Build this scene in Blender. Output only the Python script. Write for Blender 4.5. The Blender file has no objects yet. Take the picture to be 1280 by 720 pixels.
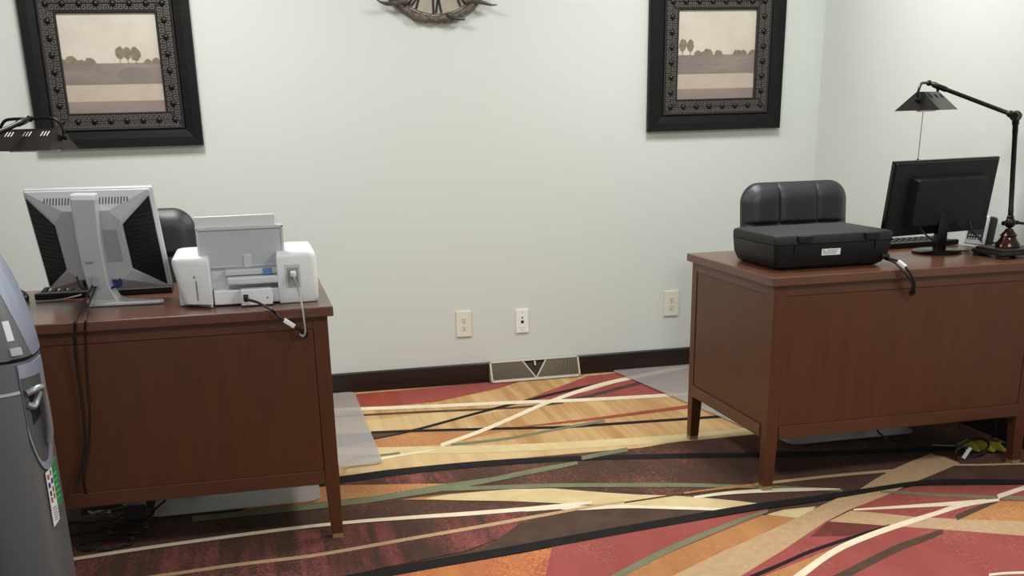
import bpy, bmesh, math, random
from mathutils import Vector, Matrix, Euler
random.seed(7)
PI = math.pi
scene = bpy.context.scene
COL = scene.collection

# ------------------------------------------------------------------ camera
F, PITCH, ROLL, YAW, CH, CD = 1302.64258, 18.01668, -1.61549, -12.09769, 1.27738, 5.07558
CX, CY = 606.88811, 572.4762
_p, _r, _y = map(math.radians, (PITCH, ROLL, YAW))
FW = Vector((-math.sin(_y)*math.cos(_p), math.cos(_y)*math.cos(_p), -math.sin(_p)))
_R = Vector((math.cos(_y), math.sin(_y), 0)); _U = _R.cross(FW)
RT = _R*math.cos(_r) + _U*math.sin(_r)
UP = -_R*math.sin(_r) + _U*math.cos(_r)
CAM = Vector((0, -CD, CH))
def ray(u, v): return (FW + RT*((u-CX)/F) - UP*((v-CY)/F))
def at(u, v, axis, val):
    d = ray(u, v); t = (val-CAM[axis])/d[axis]; return CAM + d*t
def aty(u, v, y): return at(u, v, 1, y)
def atz(u, v, z): return at(u, v, 2, z)
cd = bpy.data.cameras.new('camera'); cam = bpy.data.objects.new('camera', cd); COL.objects.link(cam)
M3 = Matrix((RT, UP, -FW)).transposed()
cam.matrix_world = Matrix.Translation(CAM) @ M3.to_4x4()
cd.sensor_width = 36; cd.lens = F/1280*36; cd.sensor_fit = 'HORIZONTAL'
cd.shift_x = (640-CX)/1280; cd.shift_y = (CY-360)/1280
cd.clip_start = .02
scene.camera = cam

# ------------------------------------------------------------------ materials
def lin(c): return c/12.92 if c <= .04045 else ((c+.055)/1.055)**2.4
def rgb(*c): return tuple(lin(x/255) for x in c) + (1,)
MATS = {}
def nodes(name):
    m = bpy.data.materials.new(name); m.use_nodes = True
    nt = m.node_tree; b = nt.nodes['Principled BSDF']; MATS[name] = m
    return m, nt, b
def N(nt, t, **kw):
    n = nt.nodes.new(t)
    for k, v in kw.items():
        if k in n.inputs.keys(): n.inputs[k].default_value = v
        else: setattr(n, k, v)
    return n
def plain(name, c, rough=.5, metal=0, spec=.5, bump=0, bscale=200, coat=0):
    m, nt, b = nodes(name)
    b.inputs['Roughness'].default_value = rough; b.inputs['Metallic'].default_value = metal
    b.inputs['Specular IOR Level'].default_value = spec; b.inputs['Coat Weight'].default_value = coat
    tc = N(nt, 'ShaderNodeTexCoord'); no = N(nt, 'ShaderNodeTexNoise', Scale=bscale)
    nt.links.new(tc.outputs['Object'], no.inputs['Vector'])
    mx = N(nt, 'ShaderNodeMix', data_type='RGBA')
    c1 = rgb(*c); k = .93
    mx.inputs['A'].default_value = (c1[0]*k, c1[1]*k, c1[2]*k, 1); mx.inputs['B'].default_value = c1
    nt.links.new(no.outputs['Fac'], mx.inputs['Factor']); nt.links.new(mx.outputs['Result'], b.inputs['Base Color'])
    if bump:
        bp = N(nt, 'ShaderNodeBump', Strength=bump, Distance=.002)
        nt.links.new(no.outputs['Fac'], bp.inputs['Height']); nt.links.new(bp.outputs['Normal'], b.inputs['Normal'])
    return m
def streaky(name, c1, c2, scale=(40, 3, 40), rough=.4, detail=6, lo=.35, hi=.65, bump=0, coat=0, flecks=None, fl_scale=60, fl_lo=.55, fl_hi=.65, spec=.5):
    m, nt, b = nodes(name)
    b.inputs['Roughness'].default_value = rough; b.inputs['Coat Weight'].default_value = coat
    b.inputs['Specular IOR Level'].default_value = spec
    tc = N(nt, 'ShaderNodeTexCoord'); mp = N(nt, 'ShaderNodeMapping'); mp.inputs['Scale'].default_value = scale
    nt.links.new(tc.outputs['Object'], mp.inputs['Vector'])
    no = N(nt, 'ShaderNodeTexNoise', Scale=1.0, Detail=detail, Roughness=.6); nt.links.new(mp.outputs['Vector'], no.inputs['Vector'])
    rp = N(nt, 'ShaderNodeMapRange'); rp.inputs['From Min'].default_value = lo; rp.inputs['From Max'].default_value = hi
    nt.links.new(no.outputs['Fac'], rp.inputs['Value'])
    mx = N(nt, 'ShaderNodeMix', data_type='RGBA'); mx.inputs['A'].default_value = rgb(*c1); mx.inputs['B'].default_value = rgb(*c2)
    nt.links.new(rp.outputs['Result'], mx.inputs['Factor']); out = mx.outputs['Result']
    if flecks:
        n2 = N(nt, 'ShaderNodeTexNoise', Scale=fl_scale, Detail=4, Roughness=.75); nt.links.new(tc.outputs['Object'], n2.inputs['Vector'])
        n3 = N(nt, 'ShaderNodeTexNoise', Scale=3.2, Detail=1); nt.links.new(mp.outputs['Vector'] if False else tc.outputs['Object'], n3.inputs['Vector'])
        ad = N(nt, 'ShaderNodeMath', operation='MULTIPLY_ADD'); nt.links.new(n3.outputs['Fac'], ad.inputs[0]); ad.inputs[1].default_value = .5
        nt.links.new(n2.outputs['Fac'], ad.inputs[2])
        ad2 = N(nt, 'ShaderNodeMath', operation='MULTIPLY_ADD'); nt.links.new(no.outputs['Fac'], ad2.inputs[0]); ad2.inputs[1].default_value = .5
        nt.links.new(ad.outputs[0], ad2.inputs[2])
        r2 = N(nt, 'ShaderNodeMapRange'); r2.inputs['From Min'].default_value = fl_lo+.5; r2.inputs['From Max'].default_value = fl_hi+.5
        nt.links.new(ad2.outputs[0], r2.inputs['Value'])
        m2 = N(nt, 'ShaderNodeMix', data_type='RGBA'); nt.links.new(out, m2.inputs['A']); m2.inputs['B'].default_value = rgb(*flecks)
        nt.links.new(r2.outputs['Result'], m2.inputs['Factor']); out = m2.outputs['Result']
    nt.links.new(out, b.inputs['Base Color'])
    if bump:
        bp = N(nt, 'ShaderNodeBump', Strength=bump, Distance=.002)
        nt.links.new(no.outputs['Fac'], bp.inputs['Height']); nt.links.new(bp.outputs['Normal'], b.inputs['Normal'])
    return m

wallm = plain('wall_paint', (213, 217, 212), .85, spec=.2, bump=.08, bscale=260)
ceilm = plain('ceiling_paint', (235, 235, 230), .9)
basem = streaky('dark_baseboard', (34, 21, 18), (26, 15, 13), (3, 60, 60), .35)
wood_v = streaky('mahogany_upright_grain', (93, 54, 31), (77, 43, 25), (38, 38, 3), .4, lo=.2, hi=.8, spec=.4)
wood_h = streaky('mahogany_level_grain', (93, 57, 37), (78, 46, 30), (4, 40, 40), .34, lo=.2, hi=.8, spec=.45)
wood_t = streaky('mahogany_top', (104, 67, 50), (90, 56, 42), (4, 50, 50), .26, lo=.2, hi=.8)
glide = plain('tan_glide', (150, 125, 88), .6)
dark = plain('dark_hole', (10, 9, 9), .8)
blackp = plain('black_plastic', (15, 16, 18), .45, spec=.35, bump=.1, bscale=700)
blackp2 = plain('black_gloss_plastic', (11, 11, 12), .22, spec=.4)
blackm = plain('black_matte_plastic', (22, 24, 25), .6, spec=.4, bump=.15, bscale=600)
rubber = plain('black_rubber', (14, 14, 15), .55)
whitep = plain('white_plastic', (232, 234, 235), .35)
greyp = plain('light_grey_plastic', (196, 199, 202), .45)
greyp2 = plain('pale_grey_plastic', (212, 215, 217), .42)
silver = plain('silver_plastic', (194, 197, 200), .38, metal=.15)
silver2 = plain('bright_silver', (212, 214, 216), .3, metal=.25)
gunm = plain('grey_metallic_plastic', (122, 124, 127), .42, metal=.45, bump=.06, bscale=900)
bluesil = plain('blue_silver_plastic', (170, 178, 200), .3, metal=.4)
chrome = plain('chrome', (215, 216, 218), .15, metal=1)
leather = plain('black_leather', (27, 30, 38), .42, bump=.25, bscale=350, spec=.6)
bronze = plain('dark_bronze', (30, 26, 25), .34, metal=.6)
bronze2 = plain('brown_bronze_shade', (46, 40, 38), .4, metal=.5)
copper = plain('polished_copper', (66, 44, 42), .24, metal=.9)
frame_blk = streaky('black_leather_frame', (15, 13, 15), (9, 8, 9), (4, 4, 24), .5, bump=1.0, lo=.3, hi=.75, spec=.22)
orn = plain('antique_bronze_relief', (40, 35, 33), .55, metal=.2, bump=.4, bscale=150)
orn_hi = plain('worn_bronze_key_pattern', (112, 104, 98), .42, metal=.4)
studm = plain('dark_stud', (24, 21, 20), .35, metal=.3)
platem = plain('ivory_plate', (226, 224, 210), .4)
platew = plain('white_plate', (240, 240, 238), .4)
ventm = plain('beige_grille_metal', (186, 178, 162), .45, metal=.2)
ventback = plain('dark_duct', (44, 37, 30), .8); louvm = plain('tan_louvre', (128, 116, 96), .5, metal=.2)
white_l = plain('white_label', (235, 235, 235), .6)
grey_t = plain('grey_print', (110, 110, 112), .7)
black_t = plain('black_print', (20, 20, 20), .7)
bluec = plain('blue_connector', (38, 48, 150), .4)
bluet = plain('blue_tab', (88, 132, 196), .5)
greenl = plain('green_label', (52, 140, 78), .55)
orangel = plain('orange_print', (196, 92, 48), .6)
bluel = plain('blue_print', (40, 72, 122), .6)
redl = plain('red_print', (170, 60, 60), .6)
yellow = plain('yellow_cloth', (190, 185, 50), .8, bump=.3, bscale=90)
greyc = plain('grey_cable', (150, 148, 145), .5)
screen = plain('dark_screen', (8, 9, 11), .15)
clockface = streaky('aged_clock_face', (178, 168, 152), (150, 140, 124), (9, 9, 9), .7)
clockrim = streaky('carved_brown_rim', (110, 98, 88), (66, 56, 50), (40, 40, 40), .55, bump=.8)
hornm = streaky('dark_horn', (96, 88, 84), (52, 46, 44), (20, 20, 20), .4)
bulbm = plain('frosted_tube', (232, 232, 226), .3)
# chair mat: milky translucent vinyl
m, nt, b = nodes('milky_vinyl')
b.inputs['Base Color'].default_value = rgb(192, 186, 185); b.inputs['Roughness'].default_value = .3
tr = N(nt, 'ShaderNodeBsdfTransparent'); mxs = N(nt, 'ShaderNodeMixShader'); mxs.inputs[0].default_value = .40
nt.links.new(tr.outputs[0], mxs.inputs[1]); nt.links.new(b.outputs[0], mxs.inputs[2])
nt.links.new(mxs.outputs[0], nt.nodes['Material Output'].inputs['Surface'])
matm = m
# carpet
cb = dict(rough=.95, spec=.15, bump=.0)
C_brown = streaky('carpet_dark_brown', (84, 63, 53), (70, 51, 43), (16, 2, 16), flecks=(140, 88, 76), fl_scale=104, fl_lo=.52, fl_hi=.80, **cb)
C_plum = streaky('carpet_plum_red', (74, 55, 46), (108, 62, 57), (15, 1.1, 15), lo=.44, hi=.60, detail=3, flecks=(150, 84, 82), fl_scale=104, fl_lo=.5, fl_hi=.74, **cb)
C_gold = streaky('carpet_gold', (200, 166, 120), (172, 130, 82), (16, 1.0, 16), detail=3, **cb)
C_lgold = streaky('carpet_light_gold', (206, 178, 132), (192, 160, 112), (16, 1.0, 16), detail=3, **cb)
C_tan = streaky('carpet_tan', (186, 156, 122), (174, 142, 108), (30, 30, 30), flecks=(200, 172, 136), fl_scale=82, fl_lo=.5, fl_hi=.8, **cb)
C_pale = streaky('carpet_pale_straw', (210, 190, 146), (200, 178, 132), (14, 14, 14), **cb)
C_cream = streaky('carpet_cream', (230, 216, 190), (220, 203, 174), (14, 14, 14), **cb)
C_black = streaky('carpet_black', (30, 28, 29), (36, 33, 33), (14, 14, 14), **cb)
C_green = streaky('carpet_sage', (122, 124, 98), (108, 112, 86), (12, 12, 12), **cb)
C_red = streaky('carpet_crimson', (156, 80, 76), (140, 70, 66), (9, 2, 9), flecks=(180, 112, 96), fl_scale=104, fl_lo=.54, fl_hi=.85, **cb)
C_dred = streaky('carpet_deep_red', (112, 58, 52), (92, 48, 44), (9, 3, 9), flecks=(130, 60, 58), fl_scale=104, fl_lo=.54, fl_hi=.85, **cb)
C_rust = streaky('carpet_rust', (158, 84, 56), (146, 66, 56), (7, 1, 7), detail=3, **cb)
C_orange = streaky('carpet_orange', (180, 130, 84), (164, 108, 70), (9, 2, 9), flecks=(202, 152, 96), fl_scale=93, fl_lo=.52, fl_hi=.78, **cb)
C_mix = streaky('carpet_orange_crimson', (186, 122, 70), (160, 74, 68), (7, 1, 7), lo=.35, hi=.65, flecks=(204, 138, 82), fl_scale=104, fl_lo=.5, fl_hi=.74, **cb)
C_dbrown = streaky('carpet_umber', (86, 68, 56), (74, 57, 48), (12, 12, 12), **cb)

# ------------------------------------------------------------------ mesh builder
class MB:
    def __init__(s): s.bm = bmesh.new(); s.mats = []; s.mi = 0
    def mat(s, m):
        if m not in s.mats: s.mats.append(m)
        s.mi = s.mats.index(m); return s
    def add(s, verts, faces, M=None):
        vs = [s.bm.verts.new(M @ Vector(v) if M else Vector(v)) for v in verts]
        for f in faces:
            try: fc = s.bm.faces.new([vs[i] for i in f]); fc.material_index = s.mi
            except ValueError: pass
        return vs
    def box(s, c, d, M=None, bev=0, seg=2, taper=None):
        t = bmesh.new(); x, y, z = [k/2 for k in d]
        tp = taper or (1, 1)
        V = [t.verts.new((sx*x*(tp[0] if sz < 0 else 1), sy*y*(tp[1] if sz < 0 else 1), sz*z)) for sz in (-1, 1) for sy in (-1, 1) for sx in (-1, 1)]
        for f in ((0, 2, 3, 1), (4, 5, 7, 6), (0, 1, 5, 4), (2, 6, 7, 3), (0, 4, 6, 2), (1, 3, 7, 5)): t.faces.new([V[i] for i in f])
        if bev: bmesh.ops.bevel(t, geom=list(t.edges), offset=bev, segments=seg, profile=.5, affect='EDGES')
        T = Matrix.Translation(c)
        if M: T = M @ T
        s.merge(t, T); return s
    def merge(s, t, T=None):
        t.verts.index_update(); vs = [s.bm.verts.new(T @ v.co if T else v.co) for v in t.verts]
        for f in t.faces:
            try: fc = s.bm.faces.new([vs[v.index] for v in f.verts]); fc.material_index = s.mi
            except ValueError: pass
        t.free()
    def prism(s, poly, a, b, M=None, bev=0, seg=2):
        """poly (x, z) extruded along y from a to b"""
        t = bmesh.new(); n = len(poly)
        A = [t.verts.new((p[0], a, p[1])) for p in poly]; B = [t.verts.new((p[0], b, p[1])) for p in poly]
        t.faces.new(A); t.faces.new(B[::-1])
        for i in range(n): t.faces.new((A[i], B[i], B[(i+1) % n], A[(i+1) % n]))
        bmesh.ops.recalc_face_normals(t, faces=list(t.faces))
        if bev: bmesh.ops.bevel(t, geom=list(t.edges), offset=bev, segments=seg, profile=.5, affect='EDGES')
        s.merge(t, M); return s
    def loft(s, rings, cap=True, M=None):
        n = len(rings[0]); V = []; Fc = []
        for r in rings: V += list(r)
        for k in range(len(rings)-1):
            for i in range(n): Fc.append((k*n+i, k*n+(i+1) % n, (k+1)*n+(i+1) % n, (k+1)*n+i))
        if cap: Fc.append(tuple(range(n))[::-1]); Fc.append(tuple((len(rings)-1)*n+i for i in range(n)))
        s.add(V, Fc, M); return s
    def tube(s, pts, r, n=8, smooth=4, M=None, closed=False):
        P = [Vector(p) for p in pts]
        if smooth and len(P) > 2: P = catmull(P, smooth)
        rr = r if isinstance(r, (list, tuple)) else None
        rings = []; up = Vector((0, 0, 1)); prev = None
        for i, p in enumerate(P):
            d = (P[min(i+1, len(P)-1)]-P[max(i-1, 0)]).normalized()
            if prev is None:
                a = d.cross(up if abs(d.z) < .9 else Vector((1, 0, 0))).normalized()
            else: a = (prev - d*prev.dot(d)).normalized()
            prev = a; c = d.cross(a)
            rad = r if rr is None else rr[0]+(rr[1]-rr[0])*i/(len(P)-1)
            rings.append([p+(a*math.cos(t)+c*math.sin(t))*rad for t in [2*PI*k/n for k in range(n)]])
        return s.loft(rings, M=M)
    def lathe(s, prof, n=24, M=None):
        rings = [[Vector((r*math.cos(2*PI*k/n), r*math.sin(2*PI*k/n), z)) for k in range(n)] for r, z in prof]
        return s.loft(rings, M=M)
    def ball(s, c, r, M=None, n=12, sc=(1, 1, 1)):
        pr = [(max(r*math.sin(PI*k/n), r*.01), -r*math.cos(PI*k/n)) for k in range(n+1)]
        T = Matrix.Translation(c) @ Matrix.Diagonal((*sc, 1))
        return s.lathe(pr, 2*n, (M @ T) if M else T)
    def build(s, name, m=None, parent=None, smooth=False, bevel=0, world=False, ang=35):
        bm = s.bm
        bmesh.ops.recalc_face_normals(bm, faces=list(bm.faces))
        off = Vector((0, 0, 0))
        if parent is None:
            xs = [v.co for v in bm.verts]
            lo = Vector([min(v[i] for v in xs) for i in range(3)]); hi = Vector([max(v[i] for v in xs) for i in range(3)])
            off = Vector(((lo.x+hi.x)/2, (lo.y+hi.y)/2, lo.z))
            for v in bm.verts: v.co -= off
        elif world:
            inv = wm(parent).inverted()
            for v in bm.verts: v.co = inv @ v.co
        me = bpy.data.meshes.new(name); bm.to_mesh(me); bm.free()
        o = bpy.data.objects.new(name, me); COL.objects.link(o)
        for q in (s.mats or [m]): me.materials.append(q)
        if parent: o.parent = parent
        else: o.location = off
        if smooth:
            for f in me.polygons: f.use_smooth = True
            if ang < 180: me.set_sharp_from_angle(angle=math.radians(ang))
        if bevel:
            md = o.modifiers.new('bevel', 'BEVEL'); md.width = bevel; md.segments = 2; md.limit_method = 'ANGLE'; md.angle_limit = math.radians(40)
        return o
def catmull(P, k):
    out = []
    for i in range(len(P)-1):
        p0, p1, p2, p3 = P[max(i-1, 0)], P[i], P[i+1], P[min(i+2, len(P)-1)]
        for j in range(k):
            t = j/k
            out.append(.5*((2*p1)+(p2-p0)*t+(2*p0-5*p1+4*p2-p3)*t*t+(-p0+3*p1-3*p2+p3)*t**3))
    out.append(P[-1]); return out
def wm(o):
    M = Matrix.Translation(o.location) @ o.rotation_euler.to_matrix().to_4x4()
    return wm(o.parent) @ M if o.parent else M
def tag(o, label, cat, group=None):
    o['label'] = label; o['category'] = cat
    if group: o['group'] = group
    return o
def thing(name, label, cat, loc=(0, 0, 0), rz=0, group=None):
    o = bpy.data.objects.new(name, None); COL.objects.link(o); o.empty_display_size = .1
    o.location = loc; o.rotation_euler = (0, 0, rz); return tag(o, label, cat, group)
def struct(o): o['kind'] = 'structure'; return o
def copy_tree(o, parent=None):
    c = o.copy(); COL.objects.link(c); c.parent = parent
    for ch in list(o.children): copy_tree(ch, c)
    return c
def rot(ax, a): return Matrix.Rotation(a, 4, ax)
def T(*v): return Matrix.Translation(v)

# ------------------------------------------------------------------ room shell
XR, XL, YF, ZC = 2.867, -2.3, -6.2, 2.62
struct(MB().box(((XL+XR)/2, .05, ZC/2), (XR-XL+.2, .1, ZC)).build('wall_back', wallm))
struct(MB().box((XR+.05, YF/2-.0, ZC/2), (.1, -YF, ZC)).build('wall_right', wallm))
struct(MB().box((XL-.05, YF/2, ZC/2), (.1, -YF, ZC)).build('wall_left', wallm))
struct(MB().box(((XL+XR)/2, YF/2, ZC+.05), (XR-XL+.2, -YF+.2, .1)).build('ceiling', ceilm))
# baseboards (cut out for the floor register)
VX0, VX1 = 1.118, 1.588
bb = MB()
prof = [(0, 0), (0, .1), (-.008, .1), (-.014, .094), (-.014, 0)]
for a, b_ in ((XL, VX0-.004), (VX1+.004, XR)):
    bb.loft([[(a, y, z) for y, z in prof], [(b_, y, z) for y, z in prof]])
struct(bb.build('baseboard_back', basem))
bb = MB(); bb.loft([[(XR+y, YF, z) for y, z in prof], [(XR+y, -.015, z) for y, z in prof]])
struct(bb.build('baseboard_right', basem))

# ---- carpet: one floor, its woven pattern as inlaid shapes in the same mesh
fl = MB(); fl.mat(C_brown)
fl.box(((XL+XR)/2, YF/2, -.05), (XR-XL+.2, -YF+.2, .1))
LAY = [0.0]
def patch(m, px, smooth=0):
    """polygon on the carpet, corners named by where they appear in the photograph"""
    LAY[0] += .00007; fl.mat(m)
    P = [atz(u, v, 0) for u, v in px]
    fl.add([(max(XL, min(XR, q.x)), min(0, max(q.y, -4.6)), LAY[0]) for q in P], [tuple(range(len(P)))])
def stripe(m, px, w, ext0=0, ext1=0):
    """band along px points; w = widths in pixels of the photograph"""
    LAY[0] += .00007; fl.mat(m)
    P = [Vector((u, v)) for u, v in px]
    W = list(w) if isinstance(w, (list, tuple)) else [w]*len(P)
    if len(W) == 2 and len(P) != 2: W = [W[0]+(W[1]-W[0])*i/(len(P)-1) for i in range(len(P))]
    if ext0: P.insert(0, P[0]+(P[0]-P[1]).normalized()*ext0); W.insert(0, W[0])
    if ext1: P.append(P[-1]+(P[-1]-P[-2]).normalized()*ext1); W.append(W[-1])
    Q = catmull([Vector((p.x, p.y, q)) for p, q in zip(P, W)], 6)
    A, B = [], []
    for i, q in enumerate(Q):
        d = Q[min(i+1, len(Q)-1)]-Q[max(i-1, 0)]; d = Vector((d.x, d.y)).normalized(); n = Vector((-d.y, d.x))*q.z/2
        A.append(atz(q.x+n.x, q.y+n.y, 0)); B.append(atz(q.x-n.x, q.y-n.y, 0))
    k = len(A); cl = lambda q: (max(XL, min(XR, q.x)), min(0, max(q.y, -4.6)), LAY[0])
    fl.add([cl(q) for q in A+B], [(i, i+1, k+i+1, k+i) for i in range(k-1)])
# upper gold field
patch(C_gold, [(250, 506), (420, 492), (611, 479), (722, 467), (862, 456), (1100, 440), (1330, 424), (1330, 505), (1100, 524), (960, 541), (860, 551), (751, 564), (640, 574), (560, 584), (427, 597), (300, 612), (200, 622)])
patch(C_rust, [(250, 508), (440, 493), (615, 478), (660, 474), (618, 487), (542, 503), (448, 511), (300, 524)])
patch(C_red, [(500, 489), (617, 479), (640, 478), (600, 490), (540, 500), (505, 505)])
patch(C_lgold, [(320, 545), (455, 526), (533, 517), (640, 511), (600, 519), (530, 534), (464, 541), (320, 556)])
patch(C_orange, [(340, 556), (467, 545), (520, 540), (600, 538), (640, 537), (600, 546), (555, 556), (478, 559), (340, 570)])
patch(C_red, [(650, 502), (735, 470), (765, 467), (862, 458), (862, 494), (794, 496), (700, 500)])
patch(C_lgold, [(700, 497), (729, 486), (767, 477), (775, 477), (735, 489)])
patch(C_lgold, [(473, 568), (640, 563), (751, 558), (858, 550), (800, 560), (640, 573), (560, 584), (427, 597), (440, 580)])
stripe(C_dbrown, [(453, 519), (538, 514.6), (640, 510), (704, 503.5)], 2.4, 100)
stripe(C_dbrown, [(700, 501), (729, 497), (776, 485)], 4, 0, 60)
stripe(C_black, [(467, 548.4), (518, 537.8), (600, 515.6), (650, 503), (707, 489), (767, 476.7)], 3, 90, 110)
patch(C_dbrown, [(380, 544), (464, 541), (518, 538), (470, 548), (380, 562)])
stripe(C_black, [(464, 541), (518, 538.8), (640, 535.6), (706, 534), (751, 531), (832, 525.5)], 3.2, 0, 160)
stripe(C_rust, [(653, 533.5), (729, 525.5), (818, 514)], [1.5, 4], 0, 120)
stripe(C_green, [(564, 556), (600, 552.5), (640, 547.3), (696, 536.8), (756, 526)], 3)
stripe(C_cream, [(448, 511.3), (540, 508), (640, 503.4), (718, 500.6), (793, 496.6), (870, 492)], 4, 120, 150)
stripe(C_cream, [(551, 557), (600, 539.5), (640, 522.6), (684, 503.5), (729, 487.5), (768, 477), (830, 464)], 4.4, 0, 30)
stripe(C_pale, [(473, 564), (511, 563.5), (640, 560.5), (751, 554.5), (858, 547), (960, 537)], [9, 9, 9, 9, 9, 9], 120, 150)
stripe(C_green, [(440, 572), (479, 569), (500, 566.5)], 2.5)
stripe(C_cream, [(420, 586), (480, 573), (518, 566.7), (545, 562)], [4, 1])
# dark zone
patch(C_plum, [(430, 604), (560, 590), (575, 604), (430, 608)])
stripe(C_black, [(300, 616), (427, 600), (500, 590), (615, 579.3), (723, 573.3), (860, 570), (943, 569), (1060, 566), (1200, 560)], [9, 9, 8, 7.5, 6, 6, 6, 6, 6], 200, 150)
patch(C_orange, [(350, 614), (427, 607), (544, 605), (575, 605), (508, 615), (432, 625), (300, 640)])
stripe(C_green, [(727, 573), (752, 568), (784.5, 562)], 5)
stripe(C_green, [(300, 643), (432, 629), (508, 617.5), (572, 607), (612, 600.5), (651.6, 592.5), (690, 585), (722, 579)], [7, 7, 8, 8, 6, 6, 6, 4], 60)
stripe(C_green, [(540, 612), (587, 611), (640, 609), (705, 607.2), (780, 606.8), (860, 607), (943, 609), (1000, 611), (1053, 613.5)], [5, 5, 5, 5, 5, 5, 4, 4, 3])
patch(C_orange, [(500, 625), (560, 618), (640, 612), (690, 611), (640, 627), (560, 626)])
patch(C_pale, [(530, 624), (560, 619), (600, 615), (640, 612), (690, 611), (759, 616.5), (800, 619), (840, 620), (876, 622.5), (915, 626), (962, 631.5), (926, 637.5), (860, 635), (780, 633), (705, 630), (640, 627), (580, 626)])
stripe(C_cream, [(88, 700), (191, 684.4), (340, 664.2), (436, 653.5), (520, 647), (580, 643), (650, 637.5), (705, 632.5), (740, 628.5)], [4, 4, 4, 4, 4.5, 5, 5, 5, 3], 150)
stripe(C_cream, [(640, 639), (705, 636.4), (780, 634), (860, 636), (926, 637.6), (962, 633)], [2, 6, 4, 3.5, 3, 2])
patch(C_plum, [(-60, 760), (0, 716), (88, 704), (191, 688), (340, 667), (436, 657), (580, 646), (700, 637), (720, 640), (660, 660), (580, 690), (470, 712), (380, 740), (250, 770)])
patch(C_dbrown, [(705, 639), (780, 637), (926, 640), (860, 650), (705, 675), (600, 690), (650, 655)])
stripe(C_dbrown, [(780, 629), (840, 620), (874, 615)], 2)
stripe(C_orange, [(855, 617), (874, 614.5), (909, 610.3), (943, 606.8)], [1.5, 3.5])
stripe(C_tan, [(943, 606.5), (967, 603.6), (1046, 595), (1115, 589)], 3.4)
stripe(C_tan, [(211, 719), (286.7, 708), (340, 701.5), (400, 694), (508, 675), (600, 659), (651.6, 649.6), (700, 641), (738, 634), (781, 628)], [4, 4, 4, 4, 4, 4, 4, 3.5, 3, 2], 200)
stripe(C_cream, [(867.5, 622.5), (910, 617), (960, 614), (1010, 612.5), (1050, 612)], [3, 4, 4.5, 4, 1])
# lower zone
patch(C_mix, [(440, 730), (540, 712), (650, 693), (760, 672), (800, 664), (790, 700), (760, 725), (740, 800), (300, 800), (340, 750)])
patch(C_red, [(690, 684), (860, 654), (960, 637), (953, 645), (908, 663), (840, 691), (774, 721), (690, 780), (640, 790), (680, 730)])
patch(C_orange, [(774, 721), (840, 691), (908, 663), (953, 645), (985, 643), (1000, 650), (902, 693), (820, 731), (700, 790), (660, 790)])
patch(C_pale, [(958, 644), (980, 638), (1020, 634), (1005, 649), (985, 647)])
patch(C_red, [(880, 745), (925, 722), (1032, 653), (1080, 631), (1115, 616), (1140, 609), (1280, 607), (1400, 606), (1400, 800), (780, 800)])
patch(C_dred, [(1012, 672), (1036, 652), (1080, 654), (1110, 660), (1060, 671)])
patch(C_tan, [(820, 731), (902, 691), (950, 670), (995, 649), (1022, 635), (1046, 624), (1074, 613), (1095, 599), (1115, 588), (1140, 577), (1163, 568), (1180, 572), (1200, 580), (1165, 595), (1142, 604), (1115, 617), (1080, 631), (1060, 639), (1032, 653), (980, 688), (925, 722), (800, 800), (660, 800)])
stripe(C_tan, [(1190, 582), (1225, 582), (1259, 581), (1300, 580)], 2.4)
patch(C_tan, [(1036, 653), (1063, 639.5), (1095, 642), (1142, 647), (1200, 650), (1280, 653), (1400, 658), (1400, 682), (1280, 671), (1200, 664.5), (1135, 660), (1080, 656)])
patch(C_orange, [(1192, 650), (1218, 641), (1249, 627.5), (1280, 628), (1400, 630), (1400, 657), (1280, 653)])
patch(C_orange, [(900, 752), (960, 719), (1053, 682), (1090, 668), (1002, 719), (950, 752)])
stripe(C_black, [(946.6, 719.4), (980, 705), (1012, 691), (1060, 674.5), (1112, 658)], [5, 4.5, 4.5, 4, 3], 60)
stripe(C_dbrown, [(1056.6, 719), (1115, 689.5), (1150, 676), (1178, 665.5)], [10, 9, 8, 6], 80)
stripe(C_dbrown, [(1195, 648.5), (1222, 637), (1248, 627)], [7, 6, 3])
stripe(C_green, [(774, 720), (805, 703.5), (840, 686.5), (875, 671.5), (908, 658.5), (935, 648), (960, 640)], [8, 8, 7.5, 7, 6, 5, 3], 120)
stripe(C_green, [(1100, 616), (1130, 617), (1166, 619.7), (1220, 622), (1280, 624)], [2, 3.5, 4, 4, 4.5], 0, 120)
stripe(C_cream, [(1067, 638.4), (1140, 634), (1195, 630.5), (1232, 627.5)], [2, 4, 5, 5])
stripe(C_cream, [(1001.6, 719.4), (1028, 700), (1053, 685), (1090, 669.5), (1132, 655), (1170, 643), (1205, 632), (1249, 626)], [9, 8, 7.5, 7, 6.5, 5.5, 6, 3], 90)
stripe(C_cream, [(1247, 622), (1262, 617), (1280, 611)], 5.5, 0, 90)
stripe(C_cream, [(1236, 720), (1258, 718), (1290, 717)], 3, 0, 80)
stripe(C_black, [(455, 722), (520, 710), (579.7, 699.5), (640, 689), (705.5, 677), (780, 663.5), (860, 649.5), (910, 640.5), (960, 632.5), (1005, 626.5), (1046, 620.5), (1090, 613.5), (1132, 607), (1166.6, 603.6), (1220, 603), (1280, 604)], [11, 11, 10.5, 10, 10, 9.5, 9, 8.5, 8, 7.5, 7, 6, 5.5, 6, 6, 6], 200, 120)
struct(fl.build('floor'))

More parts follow.
